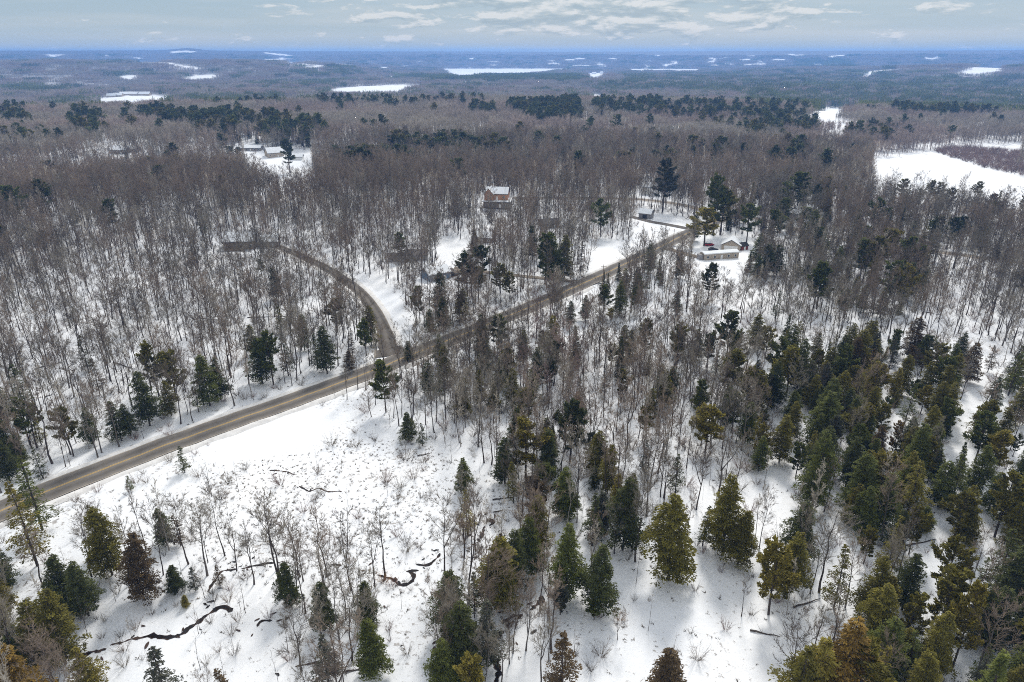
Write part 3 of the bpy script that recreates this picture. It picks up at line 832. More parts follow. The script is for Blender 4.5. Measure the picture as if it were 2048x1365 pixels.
# ---- evergreens read off the photograph: x, top, foot, kind, tone[, width]
EV = """
1592,1002,1115,h,0,1.15;1568,1060,1193,h,2;1537,1090,1230,p,3;1623,858,1018,h,1,.85;1700,965,1052,h,2;1722,972,1072,h,1;1813,918,1036,s9,2,1.3
1845,1012,1064,h,1;1905,985,1083,p,2,1.2;1932,1018,1088,h,2;1943,888,992,h,1;1975,945,1022,h,1;2022,935,1053,h,0,1.2;2042,965,1066,h,1
1770,1033,1155,s9,2;1738,1111,1240,h,2;1760,1157,1250,p,3,.9;1755,1230,1357,h,1,1.1;1803,1105,1220,h,0;1880,1075,1210,p,2,.9;1858,1217,1345,h,2
1828,1298,1410,h,2;1985,1058,1190,s9,0,1.2;2000,1090,1240,h,0;1902,1172,1342,p,3,.7;1945,1180,1280,h,0;1970,1170,1295,h,0,1.1;2030,1190,1300,h,0
2035,1275,1405,h,1,1.2;1663,1228,1425,l,4,1.3;1622,1270,1440,l,3,1.3;1588,1290,1445,l,2,1.3;1697,1290,1440,p,2;1667,1090,1217,s9,2;1935,1312,1425,s9,6;2005,1330,1440,h,2
1567,627,692,s,0;1678,668,740,h,0;1776,672,748,s9,6;1655,695,770,h,2;1678,690,775,p,1;1612,718,805,h,0;1735,713,790,h,2;1785,735,802,h,3
1803,708,790,h,2;1842,722,800,h,2;1870,692,765,s9,5;1906,705,775,h,2;1915,664,730,h,0;1868,760,845,h,2;1890,765,850,h,2;1808,762,850,s9,1
1673,740,830,h,2;1634,770,835,h,0;1734,772,850,h,2;1700,790,865,h,1;1706,815,905,p,2,1.1;1848,810,900,h,2;1853,845,935,h,1;1806,830,920,h,0
1781,843,915,p,4,.8;1750,848,925,h,5;1690,870,975,h,0;1722,900,990,h,2;1558,828,925,h,2;1580,802,880,h,2;1517,870,942,h,1;1512,738,832,h,2
1946,798,880,s9,2,1.2;1975,862,955,p,3,1.2;1998,815,890,h,2;2030,765,850,h,2,1.1;2015,695,770,s9,6;1975,690,745,s9,5;1912,885,960,s,0;2040,880,970,h,0
1625,525,622,p,1;1800,530,620,p,3;1745,403,470,p,1;1770,423,475,h,0;1798,418,470,s,0;1708,430,480,h,0;1818,445,495,h,0;1864,436,485,h,0
1900,440,498,p,0;1915,438,490,p,0,1.2;1978,392,440,p,5;1800,361,405,p,2;1855,365,405,p,2,1.2;1897,378,415,p,2;1950,366,402,p,2;1647,304,362,p,0,1.25
1701,290,325,p,0;1719,480,560,p,1;1743,475,565,p,2,1.1;1772,460,540,p,3,1.1;1813,475,560,p,1,1.2;1774,522,612,p,1;1813,523,602,h,0;1633,528,618,p,1
1633,376,422,h,1;1985,490,540,p,6;2004,495,545,s9,6;2042,535,602,p,1;1427,360,472,p,1,.7;1440,382,470,p,2;1408,422,492,p,3,1.25;1388,432,482,h,0
1493,413,485,p,1,1.1;1545,425,487,p,1,1.2;1562,402,460,p,1;1593,352,430,p,1,1.3;1607,420,470,p,1,1.4;1647,427,462,h,0;1504,366,415,s,2;1325,327,425,p,6,1.0
1478,343,370,p,0;1353,337,362,s,0;1278,353,370,s,0;1542,303,348,p,1,1.5;1573,300,352,p,1,1.6;1307,303,335,p,1,1.4;1349,308,332,p,0,1.3;1425,295,328,p,1,1.5
1452,292,326,p,1,1.5;1480,293,330,p,0,1.4;1530,485,552,h,0,1.2;1552,488,552,h,0,1.2;1512,508,560,h,0;1497,500,545,s,0;1610,510,556,h,0;1592,515,560,h,2
1298,487,547,h,1,1.1;1215,545,592,s,0;1237,525,562,s,0;1248,535,590,h,2;1273,545,602,h,0;1292,530,585,s9,1;1207,543,575,s,0;1550,580,642,s9,0
801,465,520,p,1;935,508,592,p,0,1.1;965,490,562,p,0;957,535,592,p,1;1000,528,590,p,2,1.1;1020,545,602,p,2;1065,450,520,h,0;1090,470,568,p,1
1106,470,570,h,1;1128,467,562,h,2;1160,480,552,s9,5;888,592,662,h,0,1.1;862,616,672,h,0;840,572,642,p,1,.9;920,582,652,s9,5;818,682,722,h,0
1152,650,735,s,0;1170,590,642,h,0;1140,600,652,h,0;1003,650,720,s9,0;969,678,747,h,1,1.2;1014,684,765,h,2;1074,692,762,h,0;986,762,822,h,2
1033,815,902,h,0;1052,840,962,p,3,1.25;1010,870,968,h,0;1095,860,962,h,0;1130,932,1032,h,1;1323,728,790,h,0;1342,732,785,h,0;1460,702,802,p,2,1.3
1395,762,842,p,1;1450,770,850,h,1;1487,738,832,p,2;1410,815,905,p,3,1.5;1300,775,832,h,2;1156,780,882,s9,7;1208,735,792,s9,6;1158,752,812,s9,6
1445,950,1112,h,2;1262,945,1012,h,2;1337,985,1160,h,2,1.05;1133,1045,1195,h,1,.9;1195,1090,1225,h,0;1188,1200,1240,p,1,1.2;1120,1175,1230,p,6,1.0
1245,955,1100,h,0;1185,985,1092,s9,0;1130,940,1040,h,1;1075,990,1100,h,2;1475,1020,1130,h,2;1405,1010,1092,s9,0;1125,1262,1385,s9,5,1.3;1330,1295,1440,h,5,1.1
580,1124,1215,h,0;648,1165,1262,h,0;735,1163,1250,h,0;750,1238,1350,h,1,1.05;658,1268,1370,s9,6,1.3;905,1140,1272,h,0,1.1;950,1140,1222,s9,0
925,1200,1348,h,0,1.1;975,1200,1332,s9,6,1.2;945,1315,1430,p,3;1028,1055,1182,h,0,.9;1062,1035,1150,h,1;225,1010,1150,h,2;205,1005,1110,s9,2;287,1065,1200,h,5
335,1015,1090,h,0;362,1030,1092,s9,5;85,905,1060,s9,1,1.0;75,960,1132,s9,3,.95;15,1097,1182,h,0,1.1;8,1190,1275,h,2,1.2;130,1110,1215,h,0,1.1;178,1120,1232,h,0
90,1195,1322,h,2,1.1;132,1180,1328,h,2;55,1292,1430,h,4,1.2;185,1295,1410,l,3,1.3;335,1295,1420,s9,6,1.3;463,1330,1440,s9,5;440,1130,1172,s9,5;355,1130,1186,h,0
392,1133,1182,s9,6;372,1190,1214,h,3;262,950,982,s9,1;370,890,945,s9,0;20,880,962,h,0,1.2;38,1250,1312,h,0;318,688,792,p,2;354,705,802,p,2
420,707,812,h,1,1.1;442,715,800,h,0;300,740,852,h,0;343,760,832,h,2;185,815,888,h,1;145,815,902,p,2;243,800,882,h,0;262,805,872,h,0
15,830,922,h,0;45,862,930,h,0;177,668,742,s9,0;200,715,790,s9,5;87,892,960,s9,0;525,672,767,h,0,1.1;547,665,770,p,1;577,665,752,s9,0
655,650,748,h,0;636,665,740,s9,0;733,640,712,p,1;705,655,712,s9,5;772,725,825,p,1;818,823,882,h,0,1.2;845,845,892,s9,0;857,720,790,h,1
928,752,832,h,2;928,915,985,h,1;935,975,1072,s9,3,.9;1025,735,812,h,2;880,735,800,s9,0;700,700,742,h,5;1350,905,990,s9,0;1290,880,950,s9,6
9,215,245,p,5;5,250,278,p,1;43,248,285,p,1;90,252,284,p,1;120,268,292,p,1;147,228,262,p,1;178,216,260,p,1;167,250,280,p,1;14,288,308,p,1
168,330,357,p,0;108,362,380,p,2;463,295,322,p,2,1.3;478,297,322,p,2,1.3;581,284,347,p,0,.9;667,300,327,p,0;690,310,340,p,1;650,338,354,p,3
1124,306,336,p,0,1.3;1186,304,325,p,0;1052,280,300,p,0;871,273,292,p,0;935,367,384,s,0;1102,352,366,s,0;1230,250,276,p,0;1765,256,282,p,0,1.3
1820,258,277,p,0;1832,256,275,p,0;1340,255,280,p,1,1.3;1395,268,290,p,1;1270,312,330,p,0;1390,312,335,p,1;785,286,312,p,0,1.3;810,296,318,p,1;745,300,330,p,0
"""
KIND = {"h": ("hemlock_tree", "hemlock"), "s": ("spruce_tree", "spruce"), "p": ("pine_tree", "pine"), "s9": ("hemlock_tree", "sparse"), "l": ("larch_tree", "larch")}
TN = ["dark green", "green", "olive", "golden green", "orange yellow", "brownish", "greyish", "rusty", "blue green"]
rows = [r.split(",") for r in EV.replace("\n", ";").split(";") if r.strip()]
G = unproj([(float(r[0]), float(r[2])) for r in rows])
EVX = []
for r, (gx, gy, gz) in zip(rows, G):
    top = float(r[1]); v = (top - 682.5) / FPX
    ang = math.tan(PITCH + math.atan(v)); h = HC - gz - gy * ang
    h = float(np.clip(h * (1.08 if gy > 300 else 1), 1.8, 30)); nm, key = KIND[r[3]]; tone = TN[int(r[4])]
    if key == "pine" and gy > 500 and tone == "green": tone = "blue green"
    wd = float(r[5]) if len(r) > 5 else 1.0
    if h < 8: wd *= 1.25
    if key == "pine" and gy > 230: wd *= 1.22
    plant(nm.split("_")[0] + " tree", key, gx, gy, h, tone, nm, wd); EVX.append((gx, gy))
EVX = np.array(EVX); EVX0 = EVX.copy()
print("hand-placed evergreens", len(EVX))


# ---- the rest of the woods, in a jittered grid; nearest ones become trees of their own
def grid(cell, r0, r1, half=.86, ymin=62):
    ny = int((r1 - ymin) / cell); ys = ymin + np.arange(ny) * cell; pts = []
    for y in ys:
        n = int(half * 2 * (y + 30) / cell); xs = (np.arange(n) - n / 2) * cell
        pts.append(np.stack([xs, np.full(n, y)], 1))
    p = np.vstack(pts) + RNG.uniform(-.5, .5, (sum(len(q) for q in pts), 2)) * cell
    r = np.hypot(p[:, 0], p[:, 1]); return p[(r > r0) & (r < r1)]


def clear_of(pts, x, y, rad):
    if not len(pts): return np.ones(len(x), bool)
    out = np.ones(len(x), bool)
    for i in range(0, len(x), 4000):
        out[i:i + 4000] = (np.hypot(x[i:i + 4000, None] - pts[None, :, 0], y[i:i + 4000, None] - pts[None, :, 1]) > rad).all(1)
    return out


HOUSES = []       # filled below: (x, y, radius)


# ------------------------------------------------------------------ houses, sheds, cars
HM = {"snow": simple("roof snow", (.80, .83, .87), .7, .05, .5), "brown": simple("brown siding", (.21, .165, .125), .8, .2, 2), "orange": simple("cedar siding", (.46, .25, .15), .8, .15, 2),
      "blue": simple("blue siding", (.13, .18, .25), .8, .12, 2), "beige": simple("beige siding", (.42, .36, .29), .8, .12, 2), "white": simple("white trim", (.78, .78, .76), .7, .05, 2),
      "grey": simple("grey siding", (.27, .26, .26), .8, .15, 2), "shingle": simple("dark shingles", (.045, .043, .045), .9, .3, 1), "greyshingle": simple("weathered grey shingles", (.17, .155, .15), .9, .3, 1),
      "red": simple("red siding", (.20, .05, .04), .8, .15, 2), "glass": mat("window glass", .08)[0], "wood": simple("deck boards", (.22, .16, .12), .85, .2, 2)}
HM["glass"].node_tree.nodes["Principled BSDF"].inputs["Base Color"].default_value = (.03, .035, .045, 1)


def gable_block(root, L_, D_, h, rh, wall, roofs, z0=0, ox=0, oy=0, over=.45, wins=True, snow=True, along="x"):
    """One gabled volume: ridge along x. roofs: material of the roof; snow: a snow layer on it."""
    w = MB(); w.prism([(-D_ / 2, 0), (D_ / 2, 0), (D_ / 2, h), (0, h + rh), (-D_ / 2, h)], -L_ / 2, L_ / 2)
    V = np.vstack(w.v); V = np.column_stack([V[:, 1] + ox, V[:, 0] + oy, V[:, 2] + z0])
    if along == "y": V = np.column_stack([V[:, 1] - oy + ox, V[:, 0] - ox + oy, V[:, 2]])
    link("wall", mesh("wall", V, w.f, [wall]), root)
    def slab(t0, t1, ext, m, nm, side):
        s = rh / (D_ / 2); ey = D_ / 2 + ext; b = MB()
        b.prism([(0, h + rh + t0), (0, h + rh + t1), (side * ey, h + rh + t1 - s * ey), (side * ey, h + rh + t0 - s * ey)], -L_ / 2 - ext, L_ / 2 + ext)
        V = np.vstack(b.v); V = np.column_stack([V[:, 1] + ox, V[:, 0] + oy, V[:, 2] + z0])
        if along == "y": V = np.column_stack([V[:, 1] - oy + ox, V[:, 0] - ox + oy, V[:, 2]])
        link(nm, mesh(nm, V, b.f, [m]), root)
    for side in (-1, 1):
        slab(.01, .18, over, roofs, "roof", side)
        if snow in (True, side): slab(.185, .40, over - .08, HM["snow"], "roof_snow", side)
    if wins:
        n = max(2, int(L_ / 3.2))
        for k in range(n):
            x = -L_ / 2 + (k + .5) * L_ / n
            for sy in (-1, 1):
                wr = L_ / n * .16
                if k == n // 2 and sy == -1:
                    b = MB(); y = sy * D_ / 2; b.box(x - .5, x + .5, min(y, y + sy * .06), max(y, y + sy * .06), .1, 2.15)
                    V = np.vstack(b.v); nm, mm = "door", HM["white"]
                else:
                    b = MB(); y = sy * D_ / 2; b.box(x - .55, x + .55, min(y, y + sy * .05), max(y, y + sy * .05), h * .36, h * .36 + 1.15)
                    V = np.vstack(b.v); nm, mm = "window", HM["white"]
                if along == "y": V = np.column_stack([V[:, 1], V[:, 0], V[:, 2]])
                V = V + np.array([ox, oy, z0]); wo_ = link(nm, mesh(nm, V, b.f, [mm]), root)
                if nm == "window":
                    b = MB(); b.box(x - .42, x + .42, min(y, y + sy * .075), max(y, y + sy * .075), h * .36 + .12, h * .36 + 1.03)
                    V = np.vstack(b.v)
                    if along == "y": V = np.column_stack([V[:, 1], V[:, 0], V[:, 2]])
                    link("pane", mesh("pane", V + np.array([ox, oy, z0]), b.f, [HM["glass"]]), wo_)


def site(name, px, py, deg, label, cat, rad, sink=.25, group=None):
    x, y, z = unproj([(px, py)])[0]
    zz = min(float(height(x + a, y + b)) for a in (-rad * .6, 0, rad * .6) for b in (-rad * .6, 0, rad * .6))
    o = empty(name, (x, y, max(zz, z - .6) - sink), radians(deg)); tag(o, label, cat, group); HOUSES.append((x, y, rad)); return o


def part(root, nm, m, *boxes):
    b = MB()
    for q in boxes: b.box(*q)
    return link(nm, b.me(nm, [m]), root)


r = site("house", 483, 494, 8, "brown house under a snowy roof at the top of the curving driveway", "house", 11)
gable_block(r, 14, 9, 4.2, 3.2, HM["brown"], HM["shingle"]); gable_block(r, 9, 7, 3.0, 2.4, HM["brown"], HM["greyshingle"], ox=12.5, oy=1.5)
part(r, "chimney", HM["grey"], (2, 2.9, .4, 1.3, 6.5, 9)); part(r, "deck", HM["wood"], (-6, 3, -7.5, -4.56, .8, 1.1))
r = site("house", 996, 415, -8, "tall cedar house with a snow skirt roof half way up its walls", "house", 12, -1.2)
gable_block(r, 15.5, 11, 3.6, 1.2, HM["brown"], HM["shingle"], over=.8)
gable_block(r, 12.5, 8, 3.6, 3.0, HM["orange"], HM["shingle"], z0=4.3, snow=-1); gable_block(r, 9.2, 5, 3.6, 2.9, HM["orange"], HM["shingle"], z0=4.28, ox=-4.6, oy=-.6, along="y")
part(r, "chimney", HM["grey"], (4.5, 5.3, .5, 1.2, 9, 12.6))
r = site("house", 872, 556, 32, "small blue house with white corner trim and a snow covered roof", "house", 7)
gable_block(r, 9.5, 7.2, 3.2, 2.0, HM["blue"], HM["greyshingle"])
part(r, "corner_trim", HM["white"], (4.77, 4.87, -3.72, -3.5, 0, 3.2), (-4.87, -4.77, -3.72, -3.5, 0, 3.2)); part(r, "porch", HM["wood"], (4.9, 8.5, -2.5, 2.5, .3, .6))
part(r, "porch_roof", HM["greyshingle"], (4.9, 8.3, -2.4, 2.4, 2.7, 2.85))
r = site("house", 815, 520, 6, "low grey house whose bare grey roofs carry no snow", "house", 9)
gable_block(r, 9, 7.5, 3.0, 1.6, HM["grey"], HM["greyshingle"], ox=4.2, oy=1.5, snow=False); gable_block(r, 7.5, 6, 2.6, 1.2, HM["grey"], HM["greyshingle"], ox=-4.6, oy=-.6, snow=False)
r = site("mobile_home", 1438, 516, 14, "long narrow beige mobile home with a flat snowy roof", "mobile home", 10)
gable_block(r, 17, 4.2, 2.9, .5, HM["beige"], HM["white"], over=.2); part(r, "porch", HM["grey"], (-10.4, -8.8, -1.4, 1.6, 0, 2.6))
r = site("garage", 1462, 497, -20, "tan gabled garage with a snowy roof behind the mobile home", "garage", 7)
gable_block(r, 8, 8.5, 2.7, 2.4, HM["beige"], HM["shingle"], along="y"); part(r, "garage_door", HM["white"], (-3, 3, -4.07, -4.01, .1, 2.4))
r = site("shed", 1484, 499, 25, "small red shed beside the tan garage", "shed", 3.5)
gable_block(r, 4, 3.4, 2.3, 1.3, HM["red"], HM["shingle"], wins=False, over=.25, snow=False); part(r, "door", HM["white"], (-.5, .5, -1.76, -1.71, .1, 2.0))
r = site("house", 1395, 362, 10, "house with a steep snowy roof alone in the reddish woods", "house", 9)
gable_block(r, 9, 9, 4.5, 4.6, HM["white"], HM["shingle"])
r = site("house", 1297, 388, -6, "white two storey house beside the ragged giant pine", "house", 8)
gable_block(r, 8.5, 7, 5.2, 2.4, HM["white"], HM["shingle"]); gable_block(r, 6, 5, 2.8, 1.4, HM["white"], HM["shingle"], ox=3, oy=-6, wins=False)
r = site("shed", 1292, 436, -30, "grey shed with snowy roof where the farm lane ends", "shed", 5)
gable_block(r, 7, 5, 3.0, 2.0, HM["grey"], HM["greyshingle"], over=.3, wins=False); part(r, "door", HM["shingle"], (-1.2, 1.2, -2.56, -2.51, .1, 2.4))
r = site("house", 1608, 432, 18, "white roofed house tucked behind the broad pines near the junction", "house", 9)
gable_block(r, 13, 8, 3.2, 2.6, HM["grey"], HM["shingle"]); gable_block(r, 6, 6, 2.8, 1.8, HM["grey"], HM["shingle"], ox=-9, oy=-1.5)
r = site("house", 968, 482, -15, "low brown house deep among the trunks beyond the blue house", "house", 8)
gable_block(r, 10, 7, 2.8, 1.8, HM["brown"], HM["greyshingle"], snow=-1)
r = site("house", 1098, 454, 12, "brown house with grey roof among trunks near the side road", "house", 7)
gable_block(r, 9, 7, 2.8, 1.8, HM["brown"], HM["greyshingle"], snow=False)
r = site("house", 242, 306, 5, "remote brown house with one bright snowy roof in the bare woods", "house", 9)
gable_block(r, 13, 8, 3.6, 3.0, HM["brown"], HM["shingle"])
r = site("house", 268, 303, -5, "remote low house next to the remote brown house", "house", 7)
gable_block(r, 9, 7, 3, 1.8, HM["grey"], HM["shingle"])
r = site("house", 549, 312, 35, "beige house with wide snowy gable in the distant clearing", "house", 12)
gable_block(r, 14, 10, 4.0, 4.0, HM["beige"], HM["shingle"])
r = site("barn", 500, 300, 0, "long low barn with snowy roof beside the distant beige house", "barn", 12)
gable_block(r, 22, 8, 2.8, 1.8, HM["grey"], HM["shingle"])
r = site("garage", 596, 318, 5, "small garage at the edge of the distant clearing", "garage", 7)
gable_block(r, 9, 7, 2.8, 2.0, HM["white"], HM["shingle"], wins=False)
for px, py, l, dd, a, lab in ((224, 197, 22, 10, 5, "lowest farm shed on the remote white field"), (237, 196, 24, 14, 0, "square barn second from the farm's lane end"), (252, 193.5, 26, 16, 20, "tall gabled barn in the middle of the remote farm"),
                              (271, 193.5, 24, 16, -20, "pointed barn beside the farm's longest barn"), (288, 193.5, 34, 14, 0, "longest barn at the end of the remote farm row")):
    r = site("barn", px, py - 2.5, a, lab, "barn", 16, .5, "barns of the remote farm")
    gable_block(r, l, dd, 4.5, 5, HM["beige"], HM["shingle"], wins=False)
TOWN = [(1142, 136.6, "first pale building of the lakeside town, at its shore end"), (1149, 135.6, "small white block second along the lakeside town"), (1155, 134.8, "broad white building in the lakeside town"), (1161, 134.4, "tallest white building of the lakeside town"),
        (1167, 135.2, "flat white building just past the town's tallest"), (1173, 134.4, "pale gabled building near the town's far end"), (1178, 135.8, "last white building of the lakeside town"), (1170, 150, "white farmhouse on the small field behind the pine ridge"), (1188, 148.6, "second white farmhouse on the field behind the pine ridge"), (1204, 147.6, "white barn on the field behind the pine ridge")]
for k, (px, py, lab) in enumerate(TOWN):
    r = site("town_building", px, py, RNG.uniform(-30, 30), lab, "building", 25, .5, "pale buildings far off by the lake")
    gable_block(r, 34 if k < 7 else 24, 20, 10 if k < 7 else 6, 6, HM["white"], HM["greyshingle"], wins=False)


def car(px, py, deg, body, snowy, label):
    x, y, z = unproj([(px, py)])[0]; o = empty("car", (x, y, z + .05), radians(deg)); tag(o, label, "car"); HOUSES.append((x, y, 3))
    b = MB(); b.prism([(-2.2, .35), (2.25, .35), (2.3, .75), (1.3, .95), (-2.1, 1.0), (-2.25, .7)], -.88, .88); link("body", b.me("body", [body]), o)
    b = MB(); b.prism([(-1.9, .97), (.95, .93), (.35, 1.42), (-1.5, 1.45)], -.78, .78); link("cabin", b.me("cabin", [HM["glass"]]), o)
    b = MB(); b.prism([(-1.5, 1.455), (.35, 1.425), (.3, 1.47 + .1 * snowy), (-1.45, 1.5 + .1 * snowy)], -.76, .76); link("roof", b.me("roof", [HM["snow"] if snowy else body]), o)
    for wx in (-1.4, 1.4):
        for wy in (-.9, .9):
            b = MB(); b.tube([(wx, wy - .1, .33), (wx, wy + .1, .33)], [.33, .33], 12); link("wheel", b.me("wheel", [HM["shingle"]]), o)


car(1418, 492, 10, mat("red car paint", .3)[0], True, "red car with snow on its roof near the garage"); bpy.data.materials["red car paint"].node_tree.nodes["Principled BSDF"].inputs["Base Color"].default_value = (.32, .02, .03, 1)
car(1426, 502, 6, mat("dark car paint", .3)[0], False, "dark car parked behind the mobile home"); bpy.data.materials["dark car paint"].node_tree.nodes["Principled BSDF"].inputs["Base Color"].default_value = (.03, .035, .05, 1)
car(906, 552, 20, bpy.data.materials["dark car paint"], False, "dark car parked beside the blue house")

# utility poles along the road
for px, py, h, lab in ((1205, 578, 10, "utility pole beside the road past the gravel lane"), (1345, 500, 10, "utility pole beside the road near the mobile home"), (1555, 452, 11, "utility pole standing by the road junction")):
    x, y, z = unproj([(px, py)])[0]; o = empty("utility_pole", (x, y, z - .2)); tag(o, lab, "utility pole")
    b = MB(); b.tube([(0, 0, 0), (0, 0, h)], [.16, .11], 8); link("pole", b.me("pole", [HM["wood"]]), o)
    part(o, "crossarm", HM["wood"], (-1.1, 1.1, -.22, -.11, h - .9, h - .75))

LOGS = [((1587, 1216), (1640, 1199), "long fallen trunk beyond the pine with many stems"), ((1815, 1092), (1872, 1080), "thin fallen trunk lying between two olive hemlocks"), ((1500, 1262), (1560, 1275), "fallen branch on the snow below the forked poplar"),
        ((72, 738), (132, 724), "fallen trunk leaning low in the upper woods"), ((235, 728), (270, 740), "short fallen trunk below the leaning maple"), ((395, 637), (450, 642), "dark fallen trunk in the woods under the brown house"), ((495, 636), (592, 633), "long level fallen trunk in the woods by the driveway"),
        ((835, 913), (860, 908), "black rotten log at the edge of the meadow"), ((1635, 100 + 860), (1672, 968), "fallen trunk in the snowy gap right of the dense hemlocks"), ((985, 1001), (1022, 996), "fallen trunk crossing the stream's upper bend"), ((1740, 985), (1775, 1000), "fallen trunk under the olive trees"),
        ((1850, 625), (1885, 632), "fallen trunk on the snow beside the twin pines"), ((1730, 648), (1770, 655), "fallen trunk lying under the grey woods"), ((690, 1345), (730, 1338), "fallen trunk near the small black pool"), ((90, 795), (108, 789), "short log at the edge of the upper woods")]
for (a, b_, lab) in LOGS:
    g2 = unproj([a, b_]); d = g2[1] - g2[0]; Ln = np.linalg.norm(d); m = MB(); s = np.linspace(0, 1, 6)
    P = np.column_stack([s * d[0], s * d[1], s * d[2] + .12 + .1 * np.sin(s * 9)]); m.tube(P, .17 - .11 * s, 7)
    m2 = [m]
    o = link("fallen_log", m.me("fallen_log", [M["bark"]]), None, tuple(g2[0])); tag(o, lab, "fallen log", "fallen trunks on the snow")
    k = MB()
    for t in (.4, .55, .7, .85):
        p = P[int(t * 5)]; k.tube([p, p + np.array([RNG.normal(0, .5), RNG.normal(0, .5), RNG.uniform(.5, 1.1)])], [.04, .01], 4)
    link("branch_stubs", k.me("branch_stubs", [M["bark"]]), o)

# ------------------------------------------------------------------ the bare woods
CEDAR = unproj([(996, 415)])[0]
HA = np.array([(a, b) for a, b, c in HOUSES]); HR = np.array([c for a, b, c in HOUSES])


def house_clear(x, y, k=1.0):
    ok = np.ones(len(x), bool)
    for (a, b), c in zip(HA, HR): ok &= np.hypot(x - a, y - b) > c * k
    return ok


def house_view(x, y):
    """Fewer trees right in front of a house (yards are kept open)."""
    f = np.ones(len(x))
    for (a, b), c in zip(HA, HR):
        r = math.hypot(a, b)
        if r > 900: continue
        ux, uy = a / r, b / r; t = x * ux + y * uy; s = np.abs(-x * uy + y * ux)
        if abs(a - CEDAR[0]) < 1: f = np.where((t < r) & (t > r - 58) & (s < c), .12, f); continue
        f = np.where((t < r) & (t > r - (34 if r < 330 else 50)) & (s < c * .9), .62, f)
    for a, b in EVX0[EVX0[:, 1] > 300]:
        r = math.hypot(a, b); ux, uy = a / r, b / r; t = x * ux + y * uy; s = np.abs(-x * uy + y * ux)
        f = np.where((t < r + 3) & (t > r - 32) & (s < 4.2), .16, f)
    return f


def density(p, px, py):
    d = np.full(len(p), .80)
    up = py < np.interp(px, [0, 130, 480, 740, 1000, 1380], [1022, 967, 843, 744, 640, 470]); d[up & (px < 1300)] = np.interp(py[up & (px < 1300)], [420, 470, 560, 600], [.92, .74, .66, .60])
    d[inpoly(px, py, [(1500, 690), (2300, 690), (2300, 1700), (1500, 1700)])] = .11
    d[inpoly(px, py, [(1050, 950), (1660, 950), (1660, 1700), (1050, 1700)])] = .42
    d[inpoly(px, py, [(800, 640), (1100, 600), (1500, 620), (1550, 930), (850, 900)])] = 1.0
    d[inpoly(px, py, [(1100, 600), (1600, 560), (1600, 760), (1150, 720)])] = .6
    d[inpoly(px, py, [(-200, 300), (650, 300), (640, 362), (-200, 366)])] = .50
    for q, v in SPARSE: d[inpoly(px, py, q)] = v
    for q in OPEN: d[inpoly(px, py, q)] = 0
    d[in_ground(OPEN_G, p[:, 0], p[:, 1])] = 0
    return d


P = grid(3.45, 70, 690)
z = height(P[:, 0], P[:, 1]); px, py, zc = proj(P[:, 0], P[:, 1], z)
keep = RNG.random(len(P)) < density(P, px, py) * house_view(P[:, 0], P[:, 1])
keep &= road_clear(P[:, 0], P[:, 1]) & house_clear(P[:, 0], P[:, 1]) & ~in_ground(FIELDS_G + [BRAMBLE_G], P[:, 0], P[:, 1])
keep &= clear_of(EVX, P[:, 0], P[:, 1], 1.6)
keep &= zc > 5
P, px, py, zc = P[keep], px[keep], py[keep], zc[keep]
print("bare trees", len(P))
r = np.hypot(P[:, 0], P[:, 1]); n = len(P)
u = RNG.random(n); t1 = waves(P[:, 0], P[:, 1], 60, 3, 5); t2 = waves(P[:, 0], P[:, 1], 45, 9, 5)
lowzone = inpoly(px, py, [(780, 600), (1560, 560), (1560, 1000), (800, 960)])
sparse_here = np.zeros(n, bool)
for q, v in SPARSE:
    if v < .3: sparse_here |= inpoly(px, py, q)
H = RNG.normal(1, .17, n) * (14.6 + 2.6 * smooth(r, 240, 480)); H[lowzone] = RNG.normal(14.0, 2.6, lowzone.sum()); H[sparse_here] = RNG.uniform(4.5, 9.5, sparse_here.sum())
H = np.clip(H, 5, 24)
sap = (RNG.random(n) < np.where(sparse_here, .75, np.where(lowzone, .30, .22))); H[sap] = RNG.uniform(4.5, 9.5, sap.sum())
pale = (~sap) & ((RNG.random(n) < np.where(lowzone, .13, .10)) | ((t2 > .30) & (RNG.random(n) < .35)))
H[pale] = H[pale] * .9
tone = np.where(pale, "pale", np.where(t1 > .22, "reddish", np.where(u < .3, "dark", np.where(u < .75, "grey", "reddish"))))
tone = np.where(sap & (u < .06), "tan", tone)
redzone = inpoly(px, py, [(-300, 350), (800, 365), (1250, 360), (1560, 340), (1560, 400), (900, 430), (500, 440), (-300, 480)])
tone = np.where(redzone & ~pale & (RNG.random(n) < .6), "reddish", tone)
pinkz = inpoly(px, py, [(1030, 620), (1180, 640), (1180, 860), (1020, 860)]); tone = np.where(pinkz & (RNG.random(n) < .35), "pinkish", tone)
ptx, pty, _ = proj(P[:, 0], P[:, 1], z[keep] + H)
inframe = (px > -25) & (px < 2073) & (pty < 1350) & (py < 1480)
order = np.argsort(-(H / zc)); size = H / zc
own = np.zeros(n, bool)
for mask, lim in ((sap, 290), (pale, 130), (~sap & ~pale, 300)):
    idx = [i for i in order if mask[i] and inframe[i]][:lim]; own[idx] = True
for i in np.nonzero(own)[0]:
    if sap[i]: plant("bare sapling", "sap", P[i, 0], P[i, 1], H[i], str(tone[i]), "bare_sapling", RNG.uniform(.9, 1.3))
    elif pale[i]: plant("birch tree", "birch", P[i, 0], P[i, 1], H[i], "pale", "birch_tree")
    else: plant("bare tree", "bare", P[i, 0], P[i, 1], H[i], str(tone[i]), "bare_tree", RNG.uniform(.8, 1.35))


